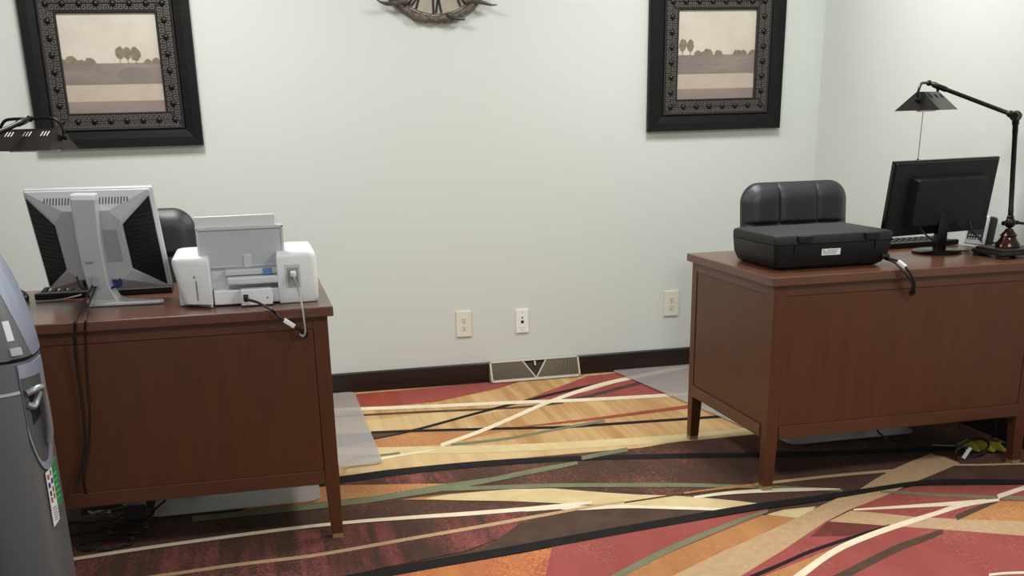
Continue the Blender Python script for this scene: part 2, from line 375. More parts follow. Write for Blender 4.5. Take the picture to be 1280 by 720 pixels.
# ------------------------------------------------------------------ desks
DH, DW, DD = .755, 1.075, .715
def make_desk(label, loc, hole_x):
    t = thing('office_desk', label, 'desk', loc, 0, 'mahogany office desks')
    h, w = DW/2, DD/2; o = .018; lw = .045
    MB().box((0, 0, DH-.015), (DW, DD, .03), bev=.003).build('desktop', wood_t, t)
    for sx in (-1, 1):
        for sy in (-1, 1):
            lx, ly = sx*(h-o-lw/2), sy*(w-o-lw/2)
            L = MB(); k = .036/lw
            # straight to the rail, then tapering on the inner faces towards the foot
            rings = []
            for z, q in ((.017, k), (.19, .97), (.725, 1)):
                a = lw*q; x1, y1 = sx*(h-o), sy*(w-o)
                x0, y0 = x1-sx*a, y1-sy*a
                rings.append([(x0, y0, z), (x1, y0, z), (x1, y1, z), (x0, y1, z)])
            lg = L.loft(rings).build('leg', wood_v, t, bevel=.0015)
            g = MB(); a = .034
            g.box((sx*(h-o-a/2-.0005), sy*(w-o-a/2-.0005), .009), (a, a, .018)).build('foot_glide', glide, lg)
    yf = -(w-o)
    MB().box((0, yf+.012, .461), (DW-2*(o+lw)-.0, .018, .452), bev=.001).build('front_panel', wood_v, t)
    MB().box((0, yf+.0095, .7065), (DW-2*(o+lw), .019, .037), bev=.001).build('apron', wood_h, t)
    MB().box((0, yf+.007, .2125), (DW-2*(o+lw), .022, .045), bev=.002).build('bottom_rail', wood_h, t)
    MB().box((0, -yf-.0095, .7065), (DW-2*(o+lw), .019, .037), bev=.001).build('apron', wood_h, t)
    for sx in (-1, 1):
        x = sx*(h-o-.012)
        MB().box((x, 0, .461), (.018, DD-2*(o+lw), .452), bev=.001).build('side_panel', wood_v, t)
        MB().box((sx*(h-o-.0095), 0, .7065), (.019, DD-2*(o+lw), .037), bev=.001).build('apron', wood_h, t)
        MB().box((sx*(h-o-.007), 0, .2125), (.022, DD-2*(o+lw), .045), bev=.002).build('bottom_rail', wood_h, t)
    pw, pd = .34, DD-2*(o+.03)          # unseen drawer pedestals, added to block light under the desk
    for sx in (-1, 1):
        px_ = sx*(h-o-.024-pw/2)
        pe = MB().box((px_, .005, .4365), (pw, pd-.03, .493)).build('added_pedestal', wood_v, t)
        for zc, hh in ((.60, .15), (.44, .15), (.275, .16)):
            dr = MB().box((px_, (pd-.03)/2+.012, zc), (pw-.01, .016, hh-.008), bev=.002).build('added_drawer_front', wood_h, pe)
    g = MB(); MX = T(hole_x, yf+.003, .673) @ rot('X', PI/2)
    g.mat(dark).lathe([(.001, .003), (.011, .003), (.012, .0035), (.012, -.003), (.001, -.003)], 20, MX)
    g.build('cable_hole', None, t, smooth=True)
    return t
RX, RY = 1.6602, -1.9206
LX, LY = .219, -1.9311
desk_r = make_desk('reddish-brown wooden desk under the black printer and black monitor', (RX+DW/2, RY+DD/2, 0), 2.194-(RX+DW/2))
desk_l = make_desk('reddish-brown wooden desk under the white printer and silver monitor', (LX-DW/2, LY+DD/2, 0), .128-(LX-DW/2))

# ------------------------------------------------------------------ chair mats
def mat_obj(px, r, label):
    b_ = MB(); P = []
    n = len(px)
    for i, (x, y, rd) in enumerate(px):           # rounded corners
        p = Vector((x, y)); a = (Vector(px[i-1][:2])-p).normalized(); c = (Vector(px[(i+1) % n][:2])-p).normalized()
        if rd:
            for k in range(7):
                s = k/6; P.append(((1-s)**2*(p+a*rd)+2*s*(1-s)*p+s*s*(p+c*rd)))
        else: P.append(p)
    z0, z1 = .007, .0105
    b_.loft([[(q.x, q.y, z0) for q in P], [(q.x, q.y, z1) for q in P]])
    return tag(b_.build('chair_mat', matm, bevel=.0008), label, 'chair mat', 'clear vinyl chair mats')
mat_obj([(-.68, -.03, .04), (.425, -.03, .04), (.421, -1.205, .05), (.160, -1.205, .0), (.156, -1.56, .06), (-.423, -1.56, .03), (-.423, -1.205, 0), (-.68, -1.205, .05)], .04,
        'translucent grey chair mat on the carpet behind and under the desk with the white printer')
mat_obj([(1.775, -.018, .02), (2.84, -.018, .04), (2.84, -1.19, .05), (2.6, -1.19, 0), (2.585, -1.46, .05), (2.02, -1.46, .05), (2.01, -1.21, 0), (1.967, -1.21, .04)], .04,
        'translucent grey chair mat on the carpet behind and under the desk with the black printer')

# ------------------------------------------------------------------ wall plates
def plate(x0, x1, z0, z1, m, label, kind, group=None):
    cx, cz = (x0+x1)/2, (z0+z1)/2; w, h = x1-x0, z1-z0
    t = thing('wall_outlet' if kind == 'outlet' else 'wall_jack_plate', label, 'outlet' if kind == 'outlet' else 'phone jack', (cx, 0, cz-h/2), 0, group)
    b_ = MB(); b_.box((0, -.004, h/2), (w, .008, h), bev=.0025); b_.build('cover_plate', m, t)
    if kind == 'outlet':
        for s in (-1, 1):
            zc = h/2+s*.02
            r = MB(); prof = []
            for k in range(24):
                a = 2*PI*k/24; prof.append((max(-.0155, min(.0155, .0185*math.cos(a))), zc+max(-.0125, min(.0125, .0185*math.sin(a)))))
            r.mat(m).prism(prof, -.0075, -.0098)
            r.mat(dark)
            for dx, hh in ((-.0063, .0085), (.0063, .007)): r.box((dx, -.0099, zc+.004), (.0024, .001, hh))
            r.box((0, -.0099, zc-.0065), (.005, .001, .005), bev=.0004)
            r.build('socket', None, t)
        MB().lathe([(.003, 0), (.003, .0015), (.001, .002)], 12, T(0, -.008, h/2) @ rot('X', PI/2)).build('screw', silver, t)
    else:
        b2 = MB(); b2.mat(m).box((0, -.0085, h/2), (.034, .002, .067), bev=.0006)
        b2.mat(dark).box((0, -.0098, h/2-.004), (.0145, .001, .014)).box((0, -.0098, h/2+.017), (.0075, .001, .008))
        b2.build('jack_insert', None, t)
        for s in (-1, 1): MB().lathe([(.003, 0), (.003, .0015), (.001, .002)], 12, T(0, -.008, h/2+s*.046) @ rot('X', PI/2)).build('screw', silver, t)
    return t
plate(.957, 1.034, .24, .37, platem, 'ivory double wall outlet left of the white phone jack plate', 'outlet', 'ivory wall outlets')
plate(1.263, 1.33, .24, .361, platew, 'white wall plate with one square jack, between the two ivory outlets', 'jack')
plate(2.06, 2.138, .274, .405, platem, 'ivory double wall outlet close to the left side of the right-hand desk', 'outlet', 'ivory wall outlets')

# ------------------------------------------------------------------ floor register
t = thing('floor_register', 'beige metal baseboard heating register with a V-shaped bar in its grille', 'vent', ((VX0+VX1)/2, 0, 0.0045))
w = (VX1-VX0); TL = -math.atan2(.045, .1)
def VM(x, z, d=0):   # sloping face: foot stands forward of the top
    f = z/.1; return Vector((x, -.06+.045*f-d, z))
b_ = MB()
def vbar(b_, p, q, wd, d=.004):
    p, q = Vector(p), Vector(q); dr = (q-p).normalized(); n = Vector((-dr.y, dr.x))*wd/2
    r = []
    for dd in (0, d): r.append([VM(a.x, a.y, dd) for a in (p-n, p+n, q+n, q-n)])
    b_.loft(r)
for p, q, wd in (((-w/2, .0975), (w/2, .0975), .009), ((-w/2, .006), (w/2, .006), .011), ((-w/2+.004, .001), (-w/2+.004, .1), .009), ((w/2-.004, .001), (w/2-.004, .1), .009)):
    vbar(b_, p, q, wd, .006)
b_.build('rim', ventm, t)
b_ = MB()
for sg in (-1, 1): vbar(b_, (0, .009), (sg*.062, .094), .006, .005)
b_.build('v_bar', ventm, t)
for sg in (-1, 1):
    b_ = MB(); n = 30
    for i in range(n):
        x0 = .012+(w/2-.018)*i/(n-1); x1 = .066+(w/2-.074)*i/(n-1)
        vbar(b_, (sg*x0, .011), (sg*x1, .094), .0026, .003)
    b_.build('louvre_bank', louvm, t)
b_ = MB(); b_.loft([[(-w/2, -.012, .098), (w/2, -.012, .098), (w/2, -.001, .1), (-w/2, -.001, .1)], [(-w/2, -.012, .101), (w/2, -.012, .101), (w/2, -.001, .104), (-w/2, -.001, .104)]])
for sg in (-1, 1): b_.prism([(0, 0)]*3, 0, 0) if False else b_.loft([[(sg*w/2, -.06, 0), (sg*w/2, -.001, 0), (sg*w/2, -.001, .1), (sg*w/2, -.015, .1)], [(sg*(w/2-.002), -.06, 0), (sg*(w/2-.002), -.001, 0), (sg*(w/2-.002), -.001, .1), (sg*(w/2-.002), -.015, .1)]])
b_.build('casing', ventm, t)
b_ = MB(); b_.add([VM(-w/2+.002, .002, -.006), VM(w/2-.002, .002, -.006), VM(w/2-.002, .097, -.006), VM(-w/2+.002, .097, -.006)], [(0, 1, 2, 3)])
b_.build('damper_plate', ventback, t)
b_ = MB(); vbar(b_, (0, .07), (0, .09), .008, .012); b_.build('damper_lever', ventm, t)

# ------------------------------------------------------------------ framed pictures
def ellipse(cx, cz, rx, rz, n=14, jit=.12):
    return [(cx+rx*math.cos(2*PI*k/n)*(1+random.uniform(-jit, jit)), cz+rz*math.sin(2*PI*k/n)*(1+random.uniform(-jit, jit))) for k in range(n)]
sky_m = streaky('print_sky', (204, 196, 184), (192, 181, 168), (5, 5, 7), .6)
field_m = streaky('print_field', (138, 125, 116), (118, 107, 103), (4, 4, 22), .6)
patch_m = streaky('print_dusk_patch', (121, 109, 107), (128, 115, 110), (5, 5, 22), .6)
pale_m = streaky('print_pale_field', (188, 173, 157), (177, 161, 146), (5, 5, 9), .6)
mauve_m = streaky('print_mauve_field', (146, 129, 122), (133, 117, 112), (4, 4, 14), .6)
tree_m = streaky('print_trees', (136, 120, 100), (112, 100, 84), (40, 40, 40), .6)
def picture(cx, cz, label, trees, bushes, dusk):
    S = .70; t = thing('framed_picture', label, 'picture', (cx, 0, cz-S/2), 0, 'black framed landscapes'); c = S/2
    # padded black outer frame
    def ring(b_, r0, r1, prof):    # prof: (fraction 0 outer..1 inner, depth)
        rings = []
        for f, d in prof:
            h = r0+(r1-r0)*f; rings.append([(-h, -d, c-h), (h, -d, c-h), (h, -d, c+h), (-h, -d, c+h)])
        b_.loft(rings, cap=False)
    b_ = MB(); ring(b_, .35, .274, [(0, .002), (0, .03), (.06, .038), (.5, .036), (.9, .03), (1, .022), (1, .01)])
    b_.build('outer_frame', frame_blk, t)
    b_ = MB(); ring(b_, .276, .202, [(0, .02), (0, .03), (.06, .033), (.12, .029), (.88, .022), (.94, .025), (1, .022), (1, .012)])
    inner = b_.build('relief_moulding', orn, t)
    k = MB(); u = .0215
    for side in range(4):
        A = T(0, 0, c) @ rot('Y', side*PI/2)
        for row, zc in ((0, .253), (1, .224)):
            nn = int(2*(zc)/u)
            for i in range(nn):
                x = -zc+u*(i+.5); d = -.0275 if row == 0 else -.0248; s = 1 if row == 0 else -1
                k.box((x-.007, d, zc), (.0034, .005, .019), A).box((x, d, zc+s*.008), (.0145, .005, .0034), A)
                k.box((x+.0055, d, zc+s*.002), (.0034, .005, .012), A).box((x+.002, d, zc-s*.0025), (.007, .005, .0032), A)
                k.box((x+.001, d, zc-s*.009), (.017, .005, .0026), A)
    k.build('key_pattern', orn_hi, inner)
    for side in range(4):
        A = T(0, 0, c) @ rot('Y', side*PI/2)
        for i in range(7):
            MB().ball((-.2385+.477*i/7+.0, -.028, .2385), .0132, A, 8, (1, .75, 1)).build('stud', studm, inner, smooth=True)
    b_ = MB(); e = .204; y = -.0125; q = [0]
    def rect(m, x0, x1, z0, z1):
        q[0] += .00012; b_.mat(m).add([(x0, y-q[0], z0), (x1, y-q[0], z0), (x1, y-q[0], z1), (x0, y-q[0], z1)], [(0, 1, 2, 3)])
    def poly(m, P):
        q[0] += .00012; b_.mat(m).add([(a, y-q[0], z) for a, z in P if True], [tuple(range(len(P)))])
    z = c-.2
    b_.mat(sky_m).box((0, -.0075, c), (2*e, .009, 2*e))
    rect(pale_m, -e, e, z, z+.115); rect(field_m, -e, e, z+.113, z+.2); rect(mauve_m, -e, e, z-.004, z+.045)
    poly(patch_m, ellipse(dusk, z+.15, .075, .034, 20, .05))
    for x, r in bushes: poly(tree_m, [(max(-e, min(e, a)), max(z+.198, v)) for a, v in ellipse(x, z+.2, r, r*.95, 18, .16)])
    for x, zc, r in trees:
        for kx in range(3): poly(tree_m, ellipse(x+random.uniform(-.004, .004), z+zc+random.uniform(-.006, .006), r*.85, r*1.15, 14, .16))
        rect(tree_m, x-.0015, x+.0015, z+.198, z+zc)
    b_.build('landscape_print', None, t)
    return t
random.seed(3)
picture(-.5215, 1.55, 'black framed landscape print with three round trees, on the wall above the silver monitor',
        [(.035, .243, .02), (.068, .24, .018), (.102, .24, .02)], [(-.165, .03), (-.13, .018), (-.09, .026), (-.2, .022), (.15, .016), (.185, .02)], .09)
picture(2.293, 1.545, 'black framed landscape print with two trees, on the wall above the black printer',
        [(-.175, .245, .02), (-.137, .243, .019)], [(-.095, .022), (-.045, .03), (.012, .022), (.11, .024), (.14, .02), (.19, .022), (-.07, .016)], -.15)

# ------------------------------------------------------------------ clock
CXc, CZc = .915, 1.984
t = thing('wall_clock', 'round antler-trimmed wall clock with Roman numerals, at the top centre of the wall', 'clock', (CXc, 0, CZc-.3))
k0 = .3
MF = T(0, 0, k0) @ rot('X', PI/2)
b_ = MB(); b_.lathe([(.001, .0), (.255, .0), (.255, .02), (.001, .022)], 64, MF); b_.build('dial', clockface, t, smooth=True)
b_ = MB(); n = 260; rings = []
for i in range(n):
    a = 2*PI*i/n; R = .271+.002*math.sin(9*a)+.003*math.sin(31*a)+random.uniform(-.002, .002); rr = .0165+.002*math.sin(13*a+1)+.0015*math.sin(47*a)+random.uniform(-.0015, .0015)
    cx, cz = R*math.cos(a), R*math.sin(a)
    rings.append([(cx+rr*math.cos(p_)*math.cos(a), -.022-rr*.9*math.sin(p_), k0+cz+rr*math.cos(p_)*math.sin(a)) for p_ in [2*PI*j/10 for j in range(10)]])
rings.append(rings[0]); b_.loft(rings, cap=False); b_.build('rim', clockrim, t, smooth=True)
for i in range(12):
    b_ = MB()
    a = PI/2-i*PI/6
    st = ['XII', 'I', 'II', 'III', 'IIII', 'V', 'VI', 'VII', 'VIII', 'IX', 'X', 'XI'][i]
    A = T(0, 0, k0) @ rot('Y', i*PI/6) @ T(0, -.0225, .213)
    ws = {'I': .018, 'V': .03, 'X': .026}; tot = sum(ws[c] for c in st); x = -tot/2
    for c in st:
        xc = x+ws[c]/2; hh = .03
        if c == 'I': b_.box((xc, 0, 0), (.009, .002, 2*hh), A)
        else:
            for s in (-1, 1):
                if c == 'X': b_.box((0, 0, 0), (.009, .002, 2*hh+.004), A @ T(xc, 0, 0) @ rot('Y', s*.3))
                else: b_.box((0, 0, 0), (.009, .002, 2*hh), A @ T(xc+s*.007, 0, 0) @ rot('Y', s*.17))
        for sz in (-1, 1): b_.box((xc, 0, sz*hh), (ws[c]*.72 if c != 'I' else .009, .002, .003), A) if c == 'I' else None
        x += ws[c]
    b_.build('numeral', black_t, t)
b_ = MB()
for R in (.176, .247):
    b_.loft([[(R+dr, -.022-dy, 0) for dr, dy in ((0, 0), (.002, 0), (.002, .001), (0, .001))]]*1, cap=False) if False else None
    rr = []
    for i in range(65):
        a = 2*PI*i/64; rr.append([((R+dr)*math.cos(a), -.0215-dy, k0+(R+dr)*math.sin(a)) for dr, dy in ((0, 0), (.002, 0), (.002, .0012), (0, .0012))])
    b_.loft(rr, cap=False)
b_.build('dial_line', black_t, t)
for i, (ang, ln, wd) in enumerate(((PI*.5-5.3, .15, .011), (PI*.5-.9, .2, .008))):
    b_ = MB(); A = T(0, -.028-.003*i, k0) @ rot('Y', -(ang-PI/2)); b_.prism([(-wd/2, -.03), (wd/2, -.03), (wd*.7, ln*.6), (0, ln), (-wd*.7, ln*.6)], -.001, .001, A); b_.build('hand', black_t, t)
def horn(pts, r0, r1):
    MB().tube([(x-CXc, y, z-(CZc-.3)) for x, y, z in pts], (r0, r1), 10, 5).build('horn', hornm, t, smooth=True)
horn([(1.05, -.025, 1.79), (1.09, -.035, 1.789), (1.125, -.045, 1.781), (1.165, -.05, 1.771), (1.192, -.05, 1.772)], .016, .002)
horn([(.78, -.025, 1.79), (.73, -.035, 1.783), (.69, -.045, 1.779), (.66, -.048, 1.785), (.641, -.05, 1.795)], .016, .002)
horn([(.96, -.03, 1.735), (1.0, -.045, 1.716), (1.04, -.045, 1.713)], .012, .006)
horn([(.75, -.03, 2.19), (.71, -.04, 2.24), (.66, -.045, 2.26)], .016, .002)
horn([(1.08, -.03, 2.19), (1.12, -.04, 2.24), (1.17, -.045, 2.26)], .016, .002)
# ------------------------------------------------------------------ chairs
def make_chair(label, loc, rz=0):
    """origin on the floor under the front face of the backrest; the seat runs towards -y"""
    t = thing('office_chair', label, 'chair', loc, rz, 'black leather office chairs')
    W, zb, zt = .245, .56, .985
    b_ = MB(); nx, nz = 150, 90
    V = []; Fc = []
    def cell(z): return 0 if z > .80 else 1
    def outline(sx, sz):    # square -> rounded square
        zc, hz = (zb+zt)/2, (zt-zb)/2; x, z = sx*W, sz*hz; r = .085
        ax, az = abs(x)-(W-r), abs(z)-(hz-r)
        if ax > 0 and az > 0:
            m_ = max(ax, az); l_ = math.hypot(ax, az); f = m_/l_
            x = math.copysign(W-r+ax*f, x); z = math.copysign(hz-r+az*f, z)
        wv = 1+.0*(zc+z); lean = 1.0+.05*(1-(sz+1)/2)
        return x, zc+z
    for side in (0, 1):
        for j in range(nz+1):
            for i in range(nx+1):
                sx, sz = 2*i/nx-1, 2*j/nz-1
                x, z = outline(sx, sz)
                hz_ = (zt-zb)/2; qx, qz = abs(x)-(W-.085), abs(z-(zb+zt)/2)-(hz_-.085)
                dist = .085-(math.hypot(max(qx, 0), max(qz, 0))+min(max(qx, qz), 0)); e_ = max(0, min(1, dist/.075)); edge = (1-(1-e_)**2.6)
                if side == 0:
                    ch = [(-1, -.345), (-.345, .38), (.38, 1)]
                    d = 0
                    for a, c in ch:
                        if a <= sx <= c: s = (2*(sx-a)/(c-a)-1); d = (1-.55*s**4-.45*abs(s)**30)
                    zs = .815; s2 = abs(z-zs); hcut = 1-math.exp(-(s2/.006)**2)
                    y = -.012-.022*edge-.016*edge*(d if z > zs else .55+.0*d)*hcut
                else: y = .012+.024*edge**.5
                y += (zt-z)*(-.10)+.0     # leans back towards the top
                V.append((x, y+.03, z))
        for j in range(nz):
            for i in range(nx):
                o = side*(nx+1)*(nz+1); a = o+j*(nx+1)+i; q = (a, a+1, a+nx+2, a+nx+1)
                Fc.append(q if side == 0 else q[::-1])
    o = (nx+1)*(nz+1)
    per = [i for i in range(nx+1)]+[j*(nx+1)+nx for j in range(1, nz+1)]+[nz*(nx+1)+i for i in range(nx-1, -1, -1)]+[j*(nx+1) for j in range(nz-1, 0, -1)]
    for a, c in zip(per, per[1:]+per[:1]): Fc.append((a, c, c+o, a+o))
    b_.add(V, Fc); b_.build('backrest', leather, t, smooth=True, ang=60)
    b_ = MB(); b_.box((0, -.165, .46), (.48, .37, .09), bev=.035, seg=4); b_.build('seat', leather, t, smooth=True)
    b_ = MB(); b_.tube([(0, -.14, .405), (0, -.02, .40), (0, .055, .46), (0, .05, .62)], .018, 8); b_.build('back_bracket', blackp, t, smooth=True)
    b_ = MB(); b_.lathe([(.035, .13), (.028, .14), (.025, .3), (.017, .3), (.017, .41), (.03, .415)], 16, T(0, -.18, 0)); b_.build('gas_column', blackp2, t, smooth=True)
    for k in range(5):
        a = 2*PI*k/5+.3; A = T(0, -.18, 0) @ rot('Z', a)
        b_ = MB(); b_.loft([[(.02, -.02, .10), (.02, .02, .10), (.02, .02, .14), (.02, -.02, .14)], [(.27, -.012, .065), (.27, .012, .065), (.27, .012, .085), (.27, -.012, .085)]], M=A)
        sp = b_.build('base_spoke', blackp, t, bevel=.003)
        b_ = MB(); b_.lathe([(.004, -.02), (.027, -.02), (.029, -.014), (.029, .014), (.027, .02), (.004, .02)], 16, A @ T(.26, 0, .0405) @ rot('X', PI/2)); b_.build('caster', blackp, sp, smooth=True)
    return t
chair = make_chair('black leather office chair with stitched channels, behind the desk with the black printer', (2.31, -.85, 0.0), 0)
chair.location.z = .0
c2 = copy_tree(chair); c2.location = (-.452, -.85, 0.0)
c2['label'] = 'black leather office chair mostly hidden behind the silver monitor'

# ------------------------------------------------------------------ white printer (rear side towards us)
W0, W1 = -.243, .187; PW = W1-W0; pxc = (W0+W1)/2; PY = -1.83
t = thing('desktop_printer', 'white inkjet printer with raised grey paper tray, beside the silver monitor', 'printer', (pxc, PY, DH), 0)
MB().box((0, .165, .060), (PW-.02, .20, .118), bev=.006).build('core_body', greyp2, t)
hL = .155; xl0, xl1 = -PW/2, -PW/2+.112; xr0, xr1 = PW/2-.122, PW/2
def side_mod(name, x0, x1, y0, y1, h, skew):
    b_ = MB(); r = .022; rings = []
    def outl(ins, z, g=0):
        P = []
        a, c, d, e = x0+ins+g, x1-ins*.4, y0+ins+ (0), y1-ins
        for (cx, cy, a0) in ((a+r, d+r+skew, PI), (c-.006, d+.006, 1.5*PI), (c-.006, e-.006, 0), (a+r, e-r, .5*PI)):
            rr = r if cx < (x0+x1)/2 else .006
            for k in range(6): q = a0+k*PI/10; P.append((cx+rr*math.cos(q), cy+rr*math.sin(q), z))
        return P
    rings = [outl(.006, .002, .028), outl(.001, .012, .024), outl(0, .07, .011), outl(0, h-.022), outl(.002, h-.010), outl(.008, h-.003), outl(.018, h)]
    b_.loft(rings); return b_.build(name, whitep, t, smooth=True)
lm = side_mod('left_module', xl0, xl1, -.005, .30, hL, .03)
b_ = MB(); r_ = .02
# right module: rounded outer corner
rings = []
def outR(ins, z):
    P = []
    a, c, d, e = xr0+ins*.3, xr1-ins, .0+ins, .30-ins
    for (cx, cy, a0, rr) in ((a+.004, d+.004, PI, .004), (c-r_, d+r_, 1.5*PI, r_), (c-r_, e-r_, 0, r_), (a+.004, e-.004, .5*PI, .004)):
        for k in range(6): q = a0+k*PI/10; P.append((cx+rr*math.cos(q), cy+rr*math.sin(q), z))
    return P
b_.loft([outR(.006, .002), outR(.001, .014), outR(0, .06), outR(0, .135), outR(.003, .148), outR(.008, .154), outR(.018, .156)])
rm = b_.build('right_module', whitep, t, smooth=True)
# usb recess and plug on the right module
b_ = MB(); ux = xr0+.047
b_.mat(greyp).box((ux, -.0005, .083), (.046, .003, .07), bev=.0012); b_.mat(plain('usb_recess', (150, 153, 156), .5)).box((ux, -.0012, .08), (.034, .003, .058), bev=.001)
b_.build('usb_recess', None, rm)
b_ = MB(); b_.mat(silver).box((ux, -.010, .094), (.014, .016, .012), bev=.001); b_.mat(whitep).box((ux, -.0215, .092), (.017, .02, .016), bev=.003); b_.build('usb_plug', None, rm)
# left module slot marks
b_ = MB(); b_.box((xl0+.068, -.0055, .055), (.0035, .003, .058)).box((xl0+.064, -.0055, .096), (.005, .003, .006)); b_.build('side_slot', grey_t, lm)
# rear bay: floor ledge, duplexer bar, blue tab
yb = .012
b_ = MB(); b_.box((0, .05, .026), (PW-.23, .055, .044), bev=.004); b_.build('lower_ledge', whitep, t)
b_ = MB(); b_.prism([(.03, 0), (.03, .03), (.022, .038), (-.022, .038), (-.028, .03), (-.028, .0)], 0, .1) if False else None
b_ = MB(); xm0, xm1 = -PW/2+.118+.04, xr0+.005
b_.box(((xm0+xm1)/2, .022, .076), (xm1-xm0, .04, .022), bev=.005); b_.build('rear_roller_bar', greyp2, t)
b_ = MB(); b_.box(((xm0+xm1)/2+.0, .045, .0985), (xm1-xm0+.01, .03, .018), bev=.004); b_.build('duplex_cover', greyp, t)
b_ = MB(); b_.box((xr0-.028, .028, .099), (.026, .006, .018), bev=.001); b_.build('blue_tab', bluet, t)
b_ = MB(); b_.prism([(-.022, .003), (.072, .003), (.075, .02), (.072, .052), (-.02, .052), (-.02, .02)], -.012, .03, T(.0, 0, 0), bev=.003); pb = b_.build('power_module', whitep, t)
b_ = MB(); b_.mat(dark).box((-.006, -.0125, .027), (.015, .002, .02), bev=.0006).box((.058, -.0125, .024), (.004, .002, .004)); b_.build('power_socket', None, pb)
b_ = MB(); b_.mat(rubber).box((-.005, -.022, .026), (.013, .022, .016), bev=.003); b_.build('power_plug', None, pb)
# tray, leaning back towards us
tl = math.radians(12)
TM = T(-.006, .058, .112) @ rot('X', tl)
tw = .258
b_ = MB(); b_.box((0, 0, .064), (tw, .008, .128), TM, bev=.002)
tray = b_.build('paper_tray', greyp, t)
b_ = MB()
for x in (-tw/2+.004, tw/2-.004): b_.box((x, -.005, .064), (.007, .006, .128), TM, bev=.0015)
b_.box((0, -.005, .124), (tw, .006, .010), TM, bev=.0015); b_.build('tray_rim', greyp2, tray)
b_ = MB(); b_.box((-.075, -.0045, .004), (.1, .002, .003), TM).box((.075, -.0045, .004), (.1, .002, .003), TM)
b_.box((.015, -.0055, .02), (.024, .005, .040), TM, bev=.002); b_.build('tray_latch', greyp2, tray)
b_ = MB(); b_.box((-.011, .004, .138), (tw-.022, .005, .042), TM, bev=.0015); b_.build('tray_extension', whitep, tray)

# ------------------------------------------------------------------ black printer
bx0, bx1 = 1.724, 2.17; t = thing('desktop_printer', 'black desktop printer with a flat lid, on the front left corner of its desk', 'printer', ((bx0+bx1)/2, -1.8, DH), 0)
def rr(x0, x1, y0, y1, z, r, n=5):
    P = []
    for (cx, cy, a0) in ((x0+r, y0+r, PI), (x1-r, y0+r, 1.5*PI), (x1-r, y1-r, 0), (x0+r, y1-r, .5*PI)):
        for k in range(n+1): q = a0+k*PI/2/n; P.append((cx+r*math.cos(q), cy+r*math.sin(q), z))
    return P
hw = (bx1-bx0)/2; dp = .33
b_ = MB()
b_.loft([rr(-hw+.026, hw-.04, .022, dp-.02, .002, .02), rr(-hw+.014, hw-.026, .010, dp-.008, .012, .016), rr(-hw+.004, hw-.010, .003, dp-.002, .04, .012), rr(-hw, hw-.003, .0, dp, .082, .01), rr(-hw, hw-.003, .0, dp, .086, .01)])
b_.build('lower_body', blackp, t, smooth=True)
b_ = MB()
b_.loft([rr(-hw+.002, hw-.004, .002, dp-.002, .0865, .01), rr(-hw-.001, hw-.001, -.001, dp, .0885, .01), rr(-hw-.001, hw, -.001, dp, .110, .01), rr(-hw+.002, hw-.004, .003, dp-.003, .117, .012), rr(-hw+.010, hw-.012, .011, dp-.01, .120, .012)])
lid = b_.build('scanner_lid', blackm, t, smooth=True)
for x in (-hw+.108, hw-.086):
    b_ = MB(); b_.prism([(-.03, .116), (.03, .116), (.026, .098), (.018, .094), (-.018, .094), (-.026, .098)], -.009, .004, T(x, 0, 0), bev=.002); hg = b_.build('lid_hinge', blackp, lid)
    b_ = MB(); b_.box((x, -.0098, .108), (.03, .003, .007), bev=.001); b_.build('hinge_pin', blackp2, hg)
b_ = MB()
for x in (-hw+.073, hw-.068): b_.box((x, -.001, .074), (.004, .006, .03), bev=.001)
b_.build('rear_rib', blackp2, t)
b_ = MB(); LM = T(-.012, .0012, .0575) @ rot('X', math.radians(4))
b_.mat(white_l).box((0, 0, 0), (.07, .0018, .022), LM)
b_.mat(grey_t)
for i, (x, z, w_) in enumerate(((.006, .006, .04), (-.004, 0, .05), (-.008, -.0055, .045), (.012, -.0055, .012))): b_.box((x, -.0011, z), (w_, .0004, .002), LM)
b_.mat(black_t).prism([(-.031, .003), (-.025, .003), (-.028, .009)], -.0011, -.0014, LM)
b_.build('rating_label', None, t)
b_ = MB(); b_.box((hw-.025, .010, .03), (.03, .03, .018), bev=.004); b_.build('power_inlet', rubber, t)

# ------------------------------------------------------------------ silver monitor (rear side towards us)
mx, my, mz, mw, mh, mt, mp = -.467, -1.58, .951, .392, .326, .283, -.215
t = thing('computer_monitor', 'silver flat monitor with slotted back, standing left of the white printer', 'monitor', (-.43, -1.585, DH), 0)
O = Vector(t.location)
PM = T(mx-O.x, my-O.y, mz-O.z) @ rot('Z', mp) @ rot('X', mt)       # local: x right, -y towards us, z up
hw, hh = mw/2, mh/2
b_ = MB(); b_.box((0, .012, 0), (mw, .02, mh), PM, bev=.004); bez = b_.build('bezel', silver, t)
b_ = MB(); b_.box((0, .0225, 0), (mw-.035, .003, mh-.04), PM); b_.build('screen', screen, bez)
# tapered back shell
ix, iz, dp_ = .098, .112, .052
b_ = MB()
out = [(-hw+.004, -hh+.004), (hw-.004, -hh+.004), (hw-.004, hh-.004), (-hw+.004, hh-.004)]
def octo(a, c, k): return [(-a+k, -c), (a-k, -c), (a, -c+k), (a, c-k), (a-k, c), (-a+k, c), (-a, c-k), (-a, -c+k)]
O1 = octo(hw-.003, hh-.003, .004); O2 = octo(ix, iz, .03)
b_.loft([[(x, .003, z) for x, z in O1], [(x, -.006, z) for x, z in O1], [(x, -dp_, z) for x, z in O2]], M=PM)
shell = b_.build('back_shell', silver, t, bevel=.002)
